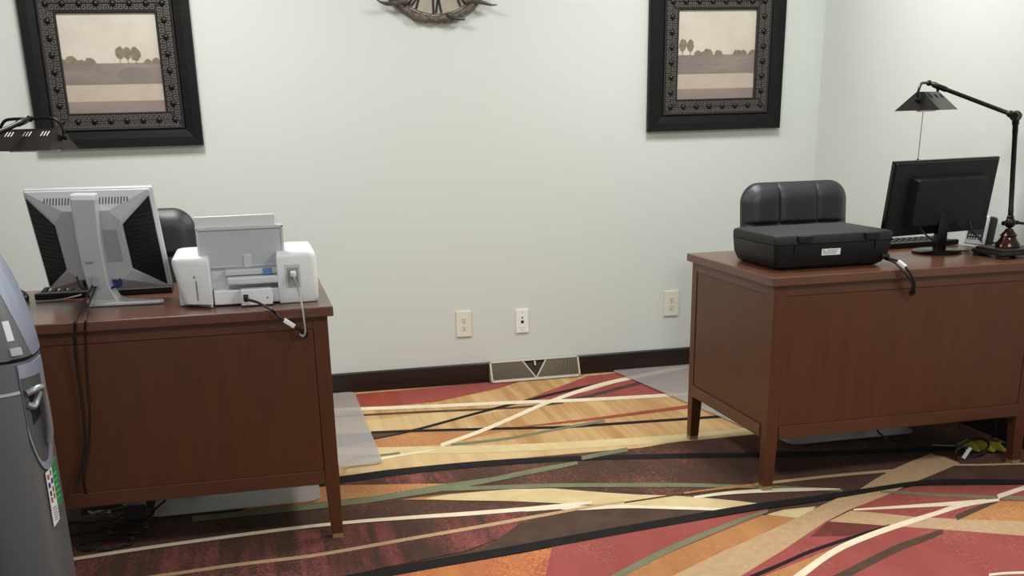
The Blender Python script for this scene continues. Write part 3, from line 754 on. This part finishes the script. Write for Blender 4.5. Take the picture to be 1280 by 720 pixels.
# black ribbed cheeks on the left and right slopes
def slope(x_, z_, lift):
    """point on the side slope plane: x from ix to hw"""
    f = (abs(x_)-ix)/(hw-.003-ix); return Vector((x_, -dp_+(dp_-.006)*f-lift, z_))
for sg in (-1, 1):
    b_ = MB()
    Q = [(hw-.008, hh-.022), (ix+.006, .068), (ix+.006, -.075), (hw-.008, -hh+.012)]
    lo = [slope(sg*x, z, .0005) for x, z in Q]; hi = [slope(sg*x, z, .0022) for x, z in Q]
    b_.mat(blackp); b_.loft([lo, hi], M=PM)
    for i in range(15):
        z = -.10+.0135*i
        xa = ix+.012; xb = hw-.014
        def zlim(x):  # keep inside the trapezoid
            f = (x-ix-.006)/(hw-.014-ix); return (-.075+f*(-hh+.012+.075)+.006, .068+f*(hh-.022-.068)-.006)
        xs = [x for x in [xa+(xb-xa)*k/20 for k in range(21)] if zlim(x)[0] < z < zlim(x)[1]]
        if len(xs) > 1: b_.mat(rubber).loft([[slope(sg*xs[0], z-.002, .002), slope(sg*xs[-1], z-.002, .002), slope(sg*xs[-1], z+.002, .002), slope(sg*xs[0], z+.002, .002)], [slope(sg*xs[0], z-.002, .004), slope(sg*xs[-1], z-.002, .004), slope(sg*xs[-1], z+.002, .004), slope(sg*xs[0], z+.002, .004)]], M=PM)
    b_.build('side_grille', None, shell)
def tslope(x_, z_, lift):    # top slope
    f = (z_-iz)/(hh-.003-iz); return Vector((x_, -dp_+(dp_-.006)*f-lift, z_))
b_ = MB()
for sg in (-1, 1):
    for i in range(11):
        x = sg*(.034+.0092*i); ht = .014 if i < 9 else .009
        b_.loft([[tslope(x-.002, iz+.03-ht, l), tslope(x+.002, iz+.03-ht, l), tslope(x+.002, iz+.032, l), tslope(x-.002, iz+.032, l)] for l in (-.002, .0008)], M=PM)
b_.build('top_vent', plain('vent_slot', (70, 72, 74), .7), shell)
b_ = MB(); b_.box((.055, -dp_-.0006, .0), (.052, .0016, .105), PM, bev=.0005); b_.build('cable_door', plain('door_grey', (168, 172, 176), .4, metal=.3), shell)
b_ = MB(); b_.mat(bluec).box((.042, -.05, -.128), (.03, .02, .016), PM, bev=.002); b_.build('video_plug', None, shell)
b_ = MB(); b_.mat(rubber).box((-.052, -.05, -.124), (.02, .02, .026), PM, bev=.003); b_.build('power_plug', None, shell)
# neck: from the top of the back down to the foot, kinking forward
def nk(x, y, z): return (PM @ Vector((x, y, z)))
def sect(u0, u1, v, yv, th):
    a, c = aty(u0, v, yv)-O, aty(u1, v, yv)-O
    return [(a.x, a.y, a.z), (c.x, c.y, c.z), (c.x+.003, c.y+th, c.z), (a.x+.003, a.y+th, a.z)]
b_ = MB()
yt = -1.70
def sect2(u0, u1, v, yv, th): return sect(u0, u1, v, yv-.03, th+.045)
b_.loft([sect2(86, 117, 243, -1.70, .03), sect2(87, 118, 250, -1.707, .036), sect2(95, 124, 300, -1.685, .04), sect2(103, 131, 338, -1.665, .04), sect2(109, 136, 358, -1.655, .04), sect2(113, 146, 375, -1.645, .05), sect2(113, 149, 382, -1.645, .06)])
nkp = b_.build('neck', silver, t, bevel=.004)
b_ = MB(); a = aty(112, 327, -1.703)-O; b_.box((a.x, a.y, a.z), (.024, .006, .007), bev=.002); b_.box((a.x+.008, a.y+.003, a.z-.06), (.018, .006, .032), bev=.002); b_.build('cable_slot', plain('slot_grey', (150, 154, 158), .4), nkp)
# foot
P = [(-.515, -1.672), (-.30, -1.688), (-.286, -1.682), (-.287, -1.665), (-.33, -1.645), (-.40, -1.60), (-.43, -1.52), (-.50, -1.52), (-.525, -1.60)]
b_ = MB(); b_.loft([[(x-O.x, y-O.y, z) for x, y in P] for z in (.001, .013)]); b_.build('foot', silver2, t, bevel=.004)

# ------------------------------------------------------------------ black monitor
mx, my, mz, mw, mh, mt, mp = 2.505, -1.57, .958, .493, .272, .122, .16
t = thing('computer_monitor', 'black widescreen monitor on a round stand, beside the lamp with the copper base', 'monitor', (2.504, -1.575, DH), 0)
O = Vector(t.location)
PM = T(mx-O.x, my-O.y, mz-O.z) @ rot('Z', mp) @ rot('X', mt)
hw, hh = mw/2, mh/2
b_ = MB(); b_.box((0, .008, 0), (mw, .018, mh), PM, bev=.003); bez = b_.build('bezel', blackp2, t)
b_ = MB(); b_.box((0, .0175, .003), (mw-.03, .002, mh-.035), PM); b_.build('screen', screen, bez)
b_ = MB(); b_.loft([[(x, -.000, z) for x, z in octo(hw-.004, hh-.004, .004)], [(x, -.006, z) for x, z in octo(hw-.008, hh-.008, .004)]], M=PM)
shell = b_.build('back_shell', blackp, t)
b_ = MB(); b_.loft([[(x+.005, -.005, z-.01) for x, z in octo(.172, .092, .006)], [(x+.005, -.040, z-.012) for x, z in octo(.160, .083, .006)]], M=PM); b_.build('rear_housing', blackp, t, bevel=.002)
b_ = MB(); b_.mat(bluec).box((.085, -.030, -.092), (.035, .016, .016), PM, bev=.002); b_.build('video_plug', None, shell)
b_ = MB(); b_.mat(silver).box((-.135, -.015, -.09), (.026, .012, .016), PM, bev=.001); b_.build('port_label', None, shell)
b_ = MB(); b_.box((-.004, -.02, .075), (.042, .026, .15), bev=.003); b_.build('neck', blackp2, t)
b_ = MB(); b_.lathe([(.001, .001), (.084, .001), (.088, .004), (.088, .008), (.080, .012), (.03, .016), (.001, .016)], 40, T(0, 0, 0)); b_.build('round_foot', blackp2, t, smooth=True)
b_ = MB(); b_.box((-hw+.012, -.001, hh-.009), (.01, .004, .003), PM); b_.build('painted_corner_glint', silver, shell)  # silver sliver modelled as a glint on the upper corner

# ------------------------------------------------------------------ keyboards, mouse
def keyboard(label, loc, rz, w, d, body, keys):
    t = thing('keyboard', label, 'keyboard', loc, rz, 'black keyboards')
    b_ = MB(); b_.prism([(-d/2, .002), (d/2, .002), (d/2, .02), (d/2-.01, .022), (-d/2, .010)], -w/2, w/2, rot('Z', PI/2), bev=.0015); b_.build('case', body, t)
    k = MB()
    for r in range(5):
        n = 15
        for i in range(n):
            x = -w/2+.018+(w-.036)*i/(n-1); y = -d/2+.022+(d-.044)*r/4
            # far side (+y after the turn) is low; keys ride on the slope
            k.box((x, y, .0175+.0045*((-y)/d)*2), (.0165, .0165, .008), None, bev=.0015, seg=1)
    k.build('key_bank', keys, t)
    return t
kb = plain('key_grey', (52, 53, 56), .5)
keyboard('black keyboard lying behind the silver monitor', (-.49, -1.385, DH), PI+.0, .43, .15, blackp, blackp)
keyboard('black keyboard lying behind the black monitor', (2.50, -1.345, DH), PI+.05, .43, .15, blackp, kb)
b_ = MB(); rings = []
for z, s in ((.001, .94), (.008, 1), (.018, .95), (.027, .78), (.033, .5), (.0355, .15)):
    rings.append([(.031*s*math.copysign(abs(math.cos(a))**.8, math.cos(a)), .055*s*math.copysign(abs(math.sin(a))**.8, math.sin(a)), z) for a in [2*PI*k/28 for k in range(28)]])
t = thing('computer_mouse', 'black mouse at the left end of the desk, beside the keyboard', 'mouse', (-.765, -1.42, DH), .5)
b_.loft(rings); b_.build('shell', blackp2, t, smooth=True)
b_ = MB(); b_.lathe([(.001, -.003), (.008, -.003), (.008, .003), (.001, .003)], 14, T(0, .032, .027) @ rot('Y', PI/2)); b_.build('scroll_wheel', rubber, t, smooth=True)

# ------------------------------------------------------------------ speaker box
t = thing('desktop_speaker', 'small black desktop speaker with a silver edged front, between black monitor and lamp', 'speaker', (2.752, -1.46, DH), math.radians(-70))
SM = T(0, 0, .003) @ rot('X', math.radians(-10))
b_ = MB(); b_.box((0, .03, .058), (.085, .06, .112), SM, bev=.012, seg=3); b_.build('cabinet', blackp, t, smooth=True)
b_ = MB(); b_.box((0, -.004, .058), (.086, .012, .113), SM, bev=.005, seg=3); fr = b_.build('front_frame', silver, t, smooth=True)
b_ = MB(); b_.mat(rubber).box((0, -.0095, .064), (.068, .004, .085), SM, bev=.0015)
b_.mat(silver2)
for i in range(5):
    for j in range(2): b_.ball((-.022+.011*i, -.0115, .024+.012*j), .003, SM, 5)
b_.build('front_panel', None, fr)

# ------------------------------------------------------------------ desk lamps
def make_lamp(label, loc, az, lean, r_h, zj, slot):
    """az: heading of the arm; lean: x,y shift of the elbow over the base; zj: height of the shade joint"""
    t = thing('desk_lamp', label, 'lamp', loc, 0, 'bronze tent-shade desk lamps')
    b_ = MB()
    for sx in (-1, 1):
        for sy in (-1, 1): b_.box((sx*.062, sy*.062, .006), (.034, .034, .012), bev=.002)
    b_.box((0, 0, .018), (.168, .168, .012), bev=.003).box((0, 0, .028), (.15, .15, .010), bev=.003)
    b_.build('base', bronze2, t)
    b_ = MB(); b_.lathe([(.001, .032), (.041, .032), (.043, .036), (.040, .046), (.032, .056), (.026, .066), (.025, .070), (.029, .074), (.024, .080), (.016, .090), (.012, .098), (.001, .10)], 28); b_.build('bell', copper, t, smooth=True)
    E = Vector((lean[0], lean[1], zj[0])); K = Vector((0, 0, .118))
    b_ = MB(); b_.ball(K, .019, None, 8); b_.lathe([(.008, -.03), (.008, .03)], 12, T(*K) @ rot('Y', PI/2)); b_.tube([K+Vector((.028, 0, 0)), K+Vector((.05, -.008, -.004))], .005, 8, 0); b_.build('lower_knuckle', bronze, t, smooth=True)
    d = (E-K).normalized(); L = (E-K).length
    Q = d.to_track_quat('Z', 'Y').to_matrix().to_4x4(); PMx = T(*K) @ Q
    b_ = MB(); b_.lathe([(.012, .014), (.012, .022), (.009, .026), (.0095, .05), (.0085, .052), (.0085, L-.06), (.0095, L-.058), (.0095, L-.03), (.012, L-.026), (.012, L-.014)], 14, PMx); b_.build('pole', bronze, t, smooth=True)
    b_ = MB(); b_.ball(E, .019, None, 8); b_.lathe([(.001, -.028), (.014, -.028), (.016, -.02), (.016, .02), (.014, .028), (.001, .028)], 16, T(*E) @ rot('Z', az) @ rot('X', PI/2)); b_.build('elbow', bronze, t, smooth=True)
    J = E+Vector((math.cos(az)*r_h, math.sin(az)*r_h, zj[1]-zj[0]))
    d = (J-E).normalized(); L = (J-E).length; A = T(*E) @ d.to_track_quat('Z', 'Y').to_matrix().to_4x4()
    b_ = MB(); b_.lathe([(.012, .014), (.012, .024), (.0095, .028), (.0075, .032), (.0072, L-.07), (.0095, L-.066), (.0095, L-.02), (.007, L-.014), (.006, L)], 14, A); b_.build('arm', bronze, t, smooth=True)
    # shade frame: X along its ridge (square to the arm)
    SH = T(*J) @ rot('Z', az-PI/2)
    top, bot, hl, hwid, tw_, zt_, zb_ = 0, 0, .105, .08, .012, -.030, -.094
    V = []; th = .0015
    def shell(hl, hw_, tw_, zt, zb): return [(-hl, -hw_, zb), (hl, -hw_, zb), (hl, hw_, zb), (-hl, hw_, zb), (-hl*.86, -tw_, zt), (hl*.86, -tw_, zt), (hl*.86, tw_, zt), (-hl*.86, tw_, zt)]
    b_ = MB()
    o1 = shell(hl, hwid, tw_, zt_, zb_); o2 = shell(hl-.002, hwid-.003, tw_-.002, zt_-.002, zb_)
    b_.mat(bronze2).add(o1+o2, [(0, 1, 5, 4), (1, 2, 6, 5), (2, 3, 7, 6), (3, 0, 4, 7), (4, 5, 6, 7)])
    b_.add(o1+o2, [(0, 8, 9, 1), (1, 9, 10, 2), (2, 10, 11, 3), (3, 11, 8, 0)])
    b_.mat(white_l).add(o2, [(0, 4, 5, 1), (1, 5, 6, 2), (2, 6, 7, 3), (3, 7, 4, 0), (4, 7, 6, 5)])
    bmesh.ops.remove_doubles(b_.bm, verts=list(b_.bm.verts), dist=1e-6)
    sh = b_.build('shade', None, t)
    # vent slots on both slopes; fill colour paints the brightness seen through them
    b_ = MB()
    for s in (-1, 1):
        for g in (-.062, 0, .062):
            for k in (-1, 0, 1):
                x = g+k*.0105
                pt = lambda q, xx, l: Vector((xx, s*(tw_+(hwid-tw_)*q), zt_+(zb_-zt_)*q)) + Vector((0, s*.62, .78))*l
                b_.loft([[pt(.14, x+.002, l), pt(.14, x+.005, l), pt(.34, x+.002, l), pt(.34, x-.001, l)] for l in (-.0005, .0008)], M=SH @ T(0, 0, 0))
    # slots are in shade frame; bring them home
    b_.build('painted_vent_slots', slot, sh)
    for v in sh.data.vertices: v.co = SH @ v.co
    # yoke over both gables
    zk = (zt_+zb_)/2+.004
    b_ = MB(); b_.tube([(-hl-.003, 0, zk), (-hl-.004, 0, -.03), (-hl*.86, 0, -.006), (-hl*.6, 0, 0), (0, 0, 0), (hl*.6, 0, 0), (hl*.86, 0, -.006), (hl+.004, 0, -.03), (hl+.003, 0, zk)], .0048, 10, 5, M=SH)
    b_.ball((0, 0, 0), .0105, SH, 6); b_.build('yoke', bronze, t, smooth=True)
    for s in (-1, 1):
        b_ = MB(); b_.lathe([(.001, -.006), (.009, -.006), (.010, 0), (.0065, .004), (.0065, .008), (.009, .012), (.007, .02), (.001, .022)], 14, SH @ T(s*(hl-.006), 0, zk) @ rot('Y', s*PI/2)); b_.build('shade_knob', bronze, t, smooth=True)
    b_ = MB(); b_.tube([(-.085, 0, -.086), (.085, 0, -.086)], .013, 12, 0, M=SH); b_.build('tube_bulb', bulbm, t, smooth=True)
    return t, SH
LBX, LBY = 2.655, -1.765
lamp_r, SHr = make_lamp('dark bronze desk lamp with copper bell base and pull cord beside the black monitor', (LBX, LBY, DH), math.radians(128), (-.015, .02), .306, (.482, .603), dark)
b_ = MB(); q = SHr @ Vector((-.035, .0, -.085)); b_.tube([q, q+Vector((-.002, .0, -.18))], .0012, 6, 0); pc = b_.build('pull_cord', bronze, lamp_r)
b_ = MB(); b_.ball(q+Vector((-.002, 0, -.184)), .006, None, 6); b_.build('cord_bead', bronze, pc, smooth=True)
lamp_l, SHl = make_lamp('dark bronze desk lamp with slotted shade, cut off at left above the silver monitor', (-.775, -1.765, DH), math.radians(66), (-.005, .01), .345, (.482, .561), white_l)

# ------------------------------------------------------------------ rounded grey appliance at the left edge
AX, AY = -.648, -2.30
HA, HB = .096, .125
t = thing('floor_appliance', 'tall rounded silver-grey floor appliance with side handle and green sticker, at the left edge', 'appliance', (AX, AY, 0))
def prof_s(z):      # scale and shift of the plan at height z (dome leaning back and to the left)
    if z < .72: return (1.0-.03*max(0, (.12-z)/.12), 0)
    f = min(1, (z-.72)/.36); return (max(0, 1-f**2.5)**.48, -.045*f**1.5)
def plan(a, z, off=0):
    s, sh = prof_s(z); e = .72
    c, q = math.cos(a), math.sin(a)
    x = math.copysign(abs(c)**e, c)*(HA*s+off)+sh; y = math.copysign(abs(q)**e, q)*(HB*s+off)
    return Vector((x, y, z))
def skin(name, m, a0, a1, z0, z1, off, parent=None, na=24, nz=30, zf0=None, zf1=None, depth=.004, af=None):
    """patch of the shell between angles and heights, with thickness"""
    b_ = MB(); V = []; nn = (na+1)*(nz+1)
    for l in (off, off-depth):
        for j in range(nz+1):
            for i in range(na+1):
                a = a0+((af(j/nz) if af else a1)-a0)*i/na; lo = zf0(i/na) if zf0 else z0; hi = zf1(i/na) if zf1 else z1
                V.append(plan(a, lo+(hi-lo)*j/nz, l))
    Fc = []
    for j in range(nz):
        for i in range(na):
            p = j*(na+1)+i; Fc.append((p, p+1, p+na+2, p+na+1)); Fc.append((nn+p, nn+p+na+1, nn+p+na+2, nn+p+1))
    per = [i for i in range(na+1)]+[j*(na+1)+na for j in range(1, nz+1)]+[nz*(na+1)+i for i in range(na-1, -1, -1)]+[j*(na+1) for j in range(nz-1, 0, -1)]
    for a, c in zip(per, per[1:]+per[:1]): Fc.append((a, a+nn, c+nn, c))
    b_.add(V, Fc); return b_.build(name, m, parent or t, smooth=True, ang=50)
def full(name, m, zs, off=0, n=72):
    b_ = MB(); b_.loft([[plan(2*PI*k/n, z, off) for k in range(n)] for z in zs]); return b_.build(name, m, t, smooth=True, ang=50)
zz = lambda a, c, n: [a+(c-a)*i/n for i in range(n+1)]
full('lower_body', gunm, zz(.004, .744, 30), -.004)
full('top_cover', bluesil, zz(.752, 1.0795, 44), -.001)
full('dark_seam', dark, zz(.742, .754, 2), -.006)
D = math.radians
# front panel below, big matt grey, and the dark inner panel above
skin('front_panel', gunm, D(198), D(302), .03, .66, .002, zf1=lambda f: .655+.012*f)
skin('panel_trim', silver2, D(200), D(301), .66, .668, .0035, nz=3, zf0=lambda f: .657+.012*f, zf1=lambda f: .664+.012*f)
up = skin('upper_panel', gunm, D(200), D(300), .755, 1.0, .003, af=lambda f: D(338-40*f**.8))
skin('upper_panel_edge', dark, D(296), D(300), .752, 1.0, .0015, up, af=lambda f: D(340-40*f**.8))
skin('painted_glare', plain('painted_glare_white', (238, 240, 248), .2), D(298), D(309), .80, .848, .0045, up, na=8, nz=10)  # white patch painted as glare on the upper panel
skin('small_lever', silver, D(297), D(314), .765, .782, .012, up, na=8, nz=4, depth=.011)
# handle recess on the right front corner
def ulow(z): return lambda f: z+.10*(abs(2*f-1)**2.6)
rec = skin('handle_recess_rim', bluesil, D(304), D(362), .46, .738, .002, zf0=ulow(.46))
skin('handle_recess', plain('recess_grey', (92, 94, 97), .45, metal=.3), D(305), D(349), .48, .705, .0035, rec, zf0=ulow(.485))
skin('recess_slot', dark, D(314), D(333), .575, .66, .0042, rec, zf0=lambda f: .585+.02*f, na=10, nz=8)
b_ = MB()
def ap(a, z, o): return plan(D(a), z, o)
b_.tube([ap(309, .668, .008), ap(322, .674, .014), ap(334, .674, .018), ap(337, .655, .018), ap(338, .61, .018), ap(338, .56, .017), ap(336, .53, .012)], .0085, 10, 5)
b_.tube([ap(309, .64, .004), ap(318, .632, .008), ap(326, .645, .008), ap(333, .664, .012)], .009, 8, 4)
b_.build('handle', plain('satin_grey_metal', (150, 152, 156), .3, metal=.6), rec, smooth=True)
# sticker
st = skin('sticker', greenl, D(323), D(358), .34, .46, .0008, depth=.002, zf0=lambda f: .35+.0*f, zf1=lambda f: .455+.018*f)
wl = skin('icon_panel', white_l, D(323), D(340), .27, .42, .0014, st, depth=.002, zf0=lambda f: .307+.012*f, zf1=lambda f: .453+.008*f)
ic = 0
for i, (a, z, m_) in enumerate(((320, .398, orangel), (328, .406, grey_t), (320, .376, bluel), (328, .384, bluel), (321, .354, black_t), (328.5, .362, redl), (321, .336, redl), (328.5, .343, grey_t))):
    w_ = 5.5 if m_ in (orangel, bluel) else 4
    skin('icon', m_, D(a+5), D(a+5+w_), z+.035, z+.049, .0018, wl, na=4, nz=3, depth=.002)
b_ = 0
for i in range(6):
    skin('text_line', grey_t, D(326.5), D(337.5), .355-.0065*i, .3575-.0065*i, .0017, wl, na=4, nz=1, depth=.002)
for i in range(5):
    skin('text_line', plain('pale_green_print', (120, 190, 140), .6), D(342), D(354), .435-.016*i, .4385-.016*i, .0012, st, na=4, nz=1, depth=.002)

# ------------------------------------------------------------------ cables
def cable(name, label, pts, r, m, cat='cable', group=None, n=8, extra=None):
    b_ = MB(); b_.mat(m).tube(pts, r, n, 6)
    if extra: extra(b_)
    o = b_.build(name, None, smooth=True); return tag(o, label, cat, group)
fy = LY+.018-.006     # just in front of the left desk's front
yt_ = LY-.004
A = lambda u, v, y: aty(u, v, y)
def D_(u, v, h=.004): return atz(u, v, DH+h)
cable('monitor_cable', 'black cable hanging from the silver monitor down the desk front, left strand',
      [A(117, 356, -1.69), A(112, 364, -1.70), D_(103, 382, .02), D_(97, 392, .012), A(94, 400, -1.945), A(93, 412, -1.945), A(94, 440, -1.93), A(99, 480, -1.925), A(104, 520, -1.925), A(106, 555, -1.925), A(100, 590, -1.93), A(92, 615, -1.94)], .0038, rubber, group='cables of the silver monitor')
cable('monitor_cable', 'black cable hanging from the silver monitor down the desk front, right strand',
      [A(120, 357, -1.69), A(117, 366, -1.70), D_(111, 380, .02), D_(108, 390, .012), A(107, 399, -1.945), A(106, 412, -1.942), A(107, 440, -1.93), A(109, 480, -1.925), A(112, 520, -1.925), A(110, 560, -1.925), A(104, 600, -1.93), A(112, 628, -1.90)], .0034, rubber, group='cables of the silver monitor')
cable('monitor_plug_cable', 'short black lead curving from the blue plug on the silver monitor', [A(150, 349, -1.64), A(148, 355, -1.665), A(142, 359, -1.67), A(133, 361, -1.66), A(124, 360, -1.65)], .0035, rubber)
cable('monitor_plug_cable', 'short black lead under the power plug at the left of the silver monitor back', [A(96, 346, -1.68), A(99, 356, -1.69), A(104, 361, -1.69), A(110, 360, -1.68)], .0035, rubber)
cable('mouse_cable', 'thin grey mouse cable lying on the desk left of the silver monitor', [D_(46, 377), D_(60, 376), D_(78, 374, .006), D_(96, 370, .01), D_(106, 367, .012)], .0022, greyc)
b0 = Vector((pxc-.005, PY-.034, DH+.026))
def tagbox(P, Q, w_, d_): 
    def f(b_):
        d = (Q-P).normalized(); MM = T(*((P+Q)/2)) @ d.to_track_quat('X', 'Z').to_matrix().to_4x4()
        b_.mat(white_l).box((0, 0, 0), ((Q-P).length, d_, w_), MM, bev=.001)
    return f
hl_ = Vector((.128, LY+.016, .673))
cable('printer_power_cable', 'black power cable with white tag from the white printer into the desk front',
      [b0, A(322, 378, -1.88), D_(332, 383.5, .012), D_(339, 387, .009), A(344, 391, -1.944), A(349, 396, -1.951), A(356, 401, -1.955), A(368, 408, -1.952), A(377, 413.5, -1.94), hl_+Vector((-.003, -.004, .003)), hl_+Vector((-.003, .01, .003))], .0042, rubber,
      extra=tagbox(A(355, 400, -1.955), A(368, 408, -1.952), .013, .011))
u0 = Vector((pxc+PW/2-.122+.047, PY-.032, DH+.092))
cable('printer_usb_cable', 'pale grey usb cable looping from the white printer over the desk edge',
      [u0, u0+Vector((.002, -.012, -.012)), A(374, 365, -1.885), A(378, 385, -1.93), A(380, 400, -1.95), A(381.5, 414, -1.955), A(379, 420.5, -1.955), A(375, 418, -1.95), hl_+Vector((-.004, -.006, -.002)), hl_+Vector((-.002, .01, -.001))], .0028, greyc)
hr_ = Vector((2.194, RY+.016, .673))
for k, lab in ((0, 'black cable with white tag from the black printer into the desk front'), (1, 'second black cable beside the tagged one running over the desk edge')):
    o = .009*k
    p0 = Vector((2.143, -1.79-.0, DH+.026))
    pts = [p0+Vector((o, 0, -k*.006)), A(1117-2*k, 324.5+2*k, -1.86), A(1124-3*k, 327+3*k, -1.915), A(1131-4*k, 333+4*k, -1.945), A(1138-4*k, 342+3*k, -1.955), A(1143-3*k, 353, -1.95), A(1143-2*k, 362, -1.94), hr_+Vector((-.002+o*.3, -.005, 0)), hr_+Vector((-.002+o*.3, .01, 0))]
    cable('printer_power_cable' if k == 0 else 'printer_data_cable', lab, pts, .004, rubber, extra=tagbox(A(1123, 327, -1.918), A(1132, 334, -1.947), .012, .011) if k == 0 else None)
cable('monitor_power_cable', 'black cable drooping from the back of the black monitor to the lamp base', [A(1149, 281, -1.605), A(1153, 289, -1.64), A(1163, 298, -1.655), D_(1178, 308, .018), D_(1192, 312, .006), D_(1206, 314, .005), D_(1211, 313, .005)], .0032, rubber)
cable('monitor_video_cable', 'black cable from the blue plug of the black monitor down behind the lamp base', [A(1212, 276, -1.615), A(1214, 286, -1.63), A(1221, 295, -1.62), D_(1228, 302, .016), D_(1236, 304, .008), D_(1245, 303.5, .006)], .0038, rubber)

# under the left desk: tangle of cables
def loop(cx, cy, rx, ry, z, ph=0, n=14, turns=1.0):
    return [(cx+rx*math.cos(ph+2*PI*turns*k/n), cy+ry*math.sin(ph+2*PI*turns*k/n), z+.005*math.sin(3*k+ph)+.005) for k in range(n+1)]
random.seed(11)
labs = ['black cable coiled on the carpet under the left desk, nearest its front edge', 'black cable coil under the left desk, deepest in the tangle', 'black cable coil under the left desk, right side of the tangle']
for (cx, cy, rx, ry, ph), lb in zip(((-.55, -1.77, .085, .045, 0), (-.64, -1.60, .11, .05, 1), (-.49, -1.66, .06, .05, 2)), labs):
    cable('coiled_cable', lb, loop(cx, cy, rx, ry, .006, ph, 22, 1.7), .0042, rubber, group='cable tangle under the left desk')
cable('mains_cable', 'thin grey cable under the left desk running from the appliance to the mat', [A(88, 649, -1.84), A(105, 645.5, -1.80), A(125, 641, -1.76), A(145, 636, -1.70), A(165, 630, -1.64)], .003, plain('dull_grey_cable', (88, 84, 80), .6))
cable('mat_cable', 'black cable rising from the chair mat to the rail under the left desk', [atz(165, 646, .016), atz(180, 645, .016), atz(190, 643, .02), A(193, 637, -1.57), A(199, 632, -1.56), A(207, 624, -1.55), A(208, 610, -1.55)], .004, rubber)
t = thing('power_adapter', 'dark boxy power adapter on the carpet under the left desk, by the mat corner', 'power adapter', (-.475, -1.55, .008), .1)
MB().box((0, 0, .028), (.075, .06, .055), bev=.006).build('case', plain('dark_adapter', (44, 36, 34), .5), t)
MB().tube([(-.037, 0, .02), (-.06, -.01, .012), (-.1, -.04, .006)], .003, 8).build('lead', rubber, t, smooth=True)
b_ = MB(); z0 = .03
pb = A(125, 640, -1.73)
b_.tube([pb+Vector((-.035, 0, .006)), pb+Vector((-.015, -.006, .0)), pb+Vector((.005, .004, -.003)), pb+Vector((.03, -.002, .002))], .004, 6).tube([pb+Vector((-.03, .004, -.004)), pb+Vector((0, -.006, .006)), pb+Vector((.03, .004, -.006))], .0035, 6)  # lighter cable, its white reflection put into the colour
tag(b_.build('lighter_cable_glint', plain('painted_reflection_white', (190, 190, 188), .4), smooth=True), 'lighter cable with painted white reflection in the tangle under the left desk', 'wire')

# under the right desk: looped cable, tag, yellow cloth
cable('looped_cable', 'black cable loop with a pale tag on the carpet under the right desk', [aty(u, v, -1.79) for u, v in ((1198, 562), (1203, 556), (1212, 551), (1224, 547.5), (1233, 550.5), (1235.5, 557), (1229, 565.5), (1217, 571.5), (1206, 576), (1197, 574.5), (1193.5, 568), (1197, 561), (1205, 559), (1212.5, 562), (1215, 568.5), (1209, 574.5), (1200, 575.5))], .0045, rubber)
b_ = MB(); P1, P2 = A(1204, 573, -1.80), A(1213, 559.5, -1.80)
d = (P2-P1).normalized(); MM = T(*((P1+P2)/2)) @ d.to_track_quat('X', 'Z').to_matrix().to_4x4()
b_.mat(white_l).box((0, 0, 0), ((P2-P1).length, .018, .003), MM, bev=.001); b_.mat(bluec).box((.01, .0055, -.0005), (.03, .004, .0036), MM)
tag(b_.build('cable_tag', None), 'white and blue paper tag hanging on the looped cable under the right desk', 'tag')
b_ = MB(); n = 26; V = []; base = [atz(1207, 566, 0), atz(1257, 567, 0)]
dx = (base[1]-base[0])
for j in range(9):
    for i in range(n+1):
        f = i/n; p = base[0]+dx*f+Vector((0, .055*j/8, 0))
        V.append((p.x, p.y+.012*math.sin(f*17+j), .010+.03*math.sin(PI*j/8)**.6*(.7+.35*math.sin(f*23+j*.7)) if 0 < j < 8 else .009))
b_.add(V, [(j*(n+1)+i, j*(n+1)+i+1, (j+1)*(n+1)+i+1, (j+1)*(n+1)+i) for j in range(8) for i in range(n)])
o = b_.build('yellow_cloth', yellow, smooth=True, ang=180); md = o.modifiers.new('thick', 'SOLIDIFY'); md.thickness = .002
tag(o, 'crumpled yellow cloth on the carpet under the right desk, behind the cable loop', 'cloth')
cable('desk_cable', 'thin black cable hanging below the right desk onto the chair mat', [A(1096, 520, -1.46), A(1097, 538, -1.46), A(1103, 544, -1.47), atz(1112, 550, .014), atz(1135, 552, .014)], .0035, rubber)
cable('floor_cable', 'grey cable on the carpet left of the yellow cloth under the right desk', [atz(1165, 556, .008), atz(1185, 557, .008), atz(1200, 557, .008), atz(1212, 554, .016)], .003, greyc)
cable('hanging_cable', 'black cable hanging behind the right leg of the right desk', [A(1247, 525, -1.60), A(1243, 540, -1.60), A(1240, 550, -1.60), atz(1250, 553, .01), atz(1268, 553, .01)], .004, rubber)

# ------------------------------------------------------------------ light
def area(name, loc, size, energy, col=(.99, 1, .962)):
    l = bpy.data.lights.new(name, 'AREA'); l.shape = 'RECTANGLE'; l.size, l.size_y = size; l.energy = energy; l.color = col
    o = bpy.data.objects.new(name, l); COL.objects.link(o); o.location = loc; return o
for x, y, e in ((-.3, -1.2, 34), (2.0, -1.2, 29), (-.3, -3.9, 19), (2.0, -3.9, 42)):
    area('ceiling_light', (x, y, ZC-.01), (.55, .55), e)
w = bpy.data.worlds.new('World'); scene.world = w; w.use_nodes = True
bg = w.node_tree.nodes['Background']; bg.inputs[0].default_value = (.93, .97, 1, 1); bg.inputs[1].default_value = .45
scene.view_settings.view_transform = 'Standard'; scene.view_settings.look = 'None'
scene.view_settings.gamma = 1; scene.view_settings.use_curve_mapping = False; scene.view_settings.exposure = .19
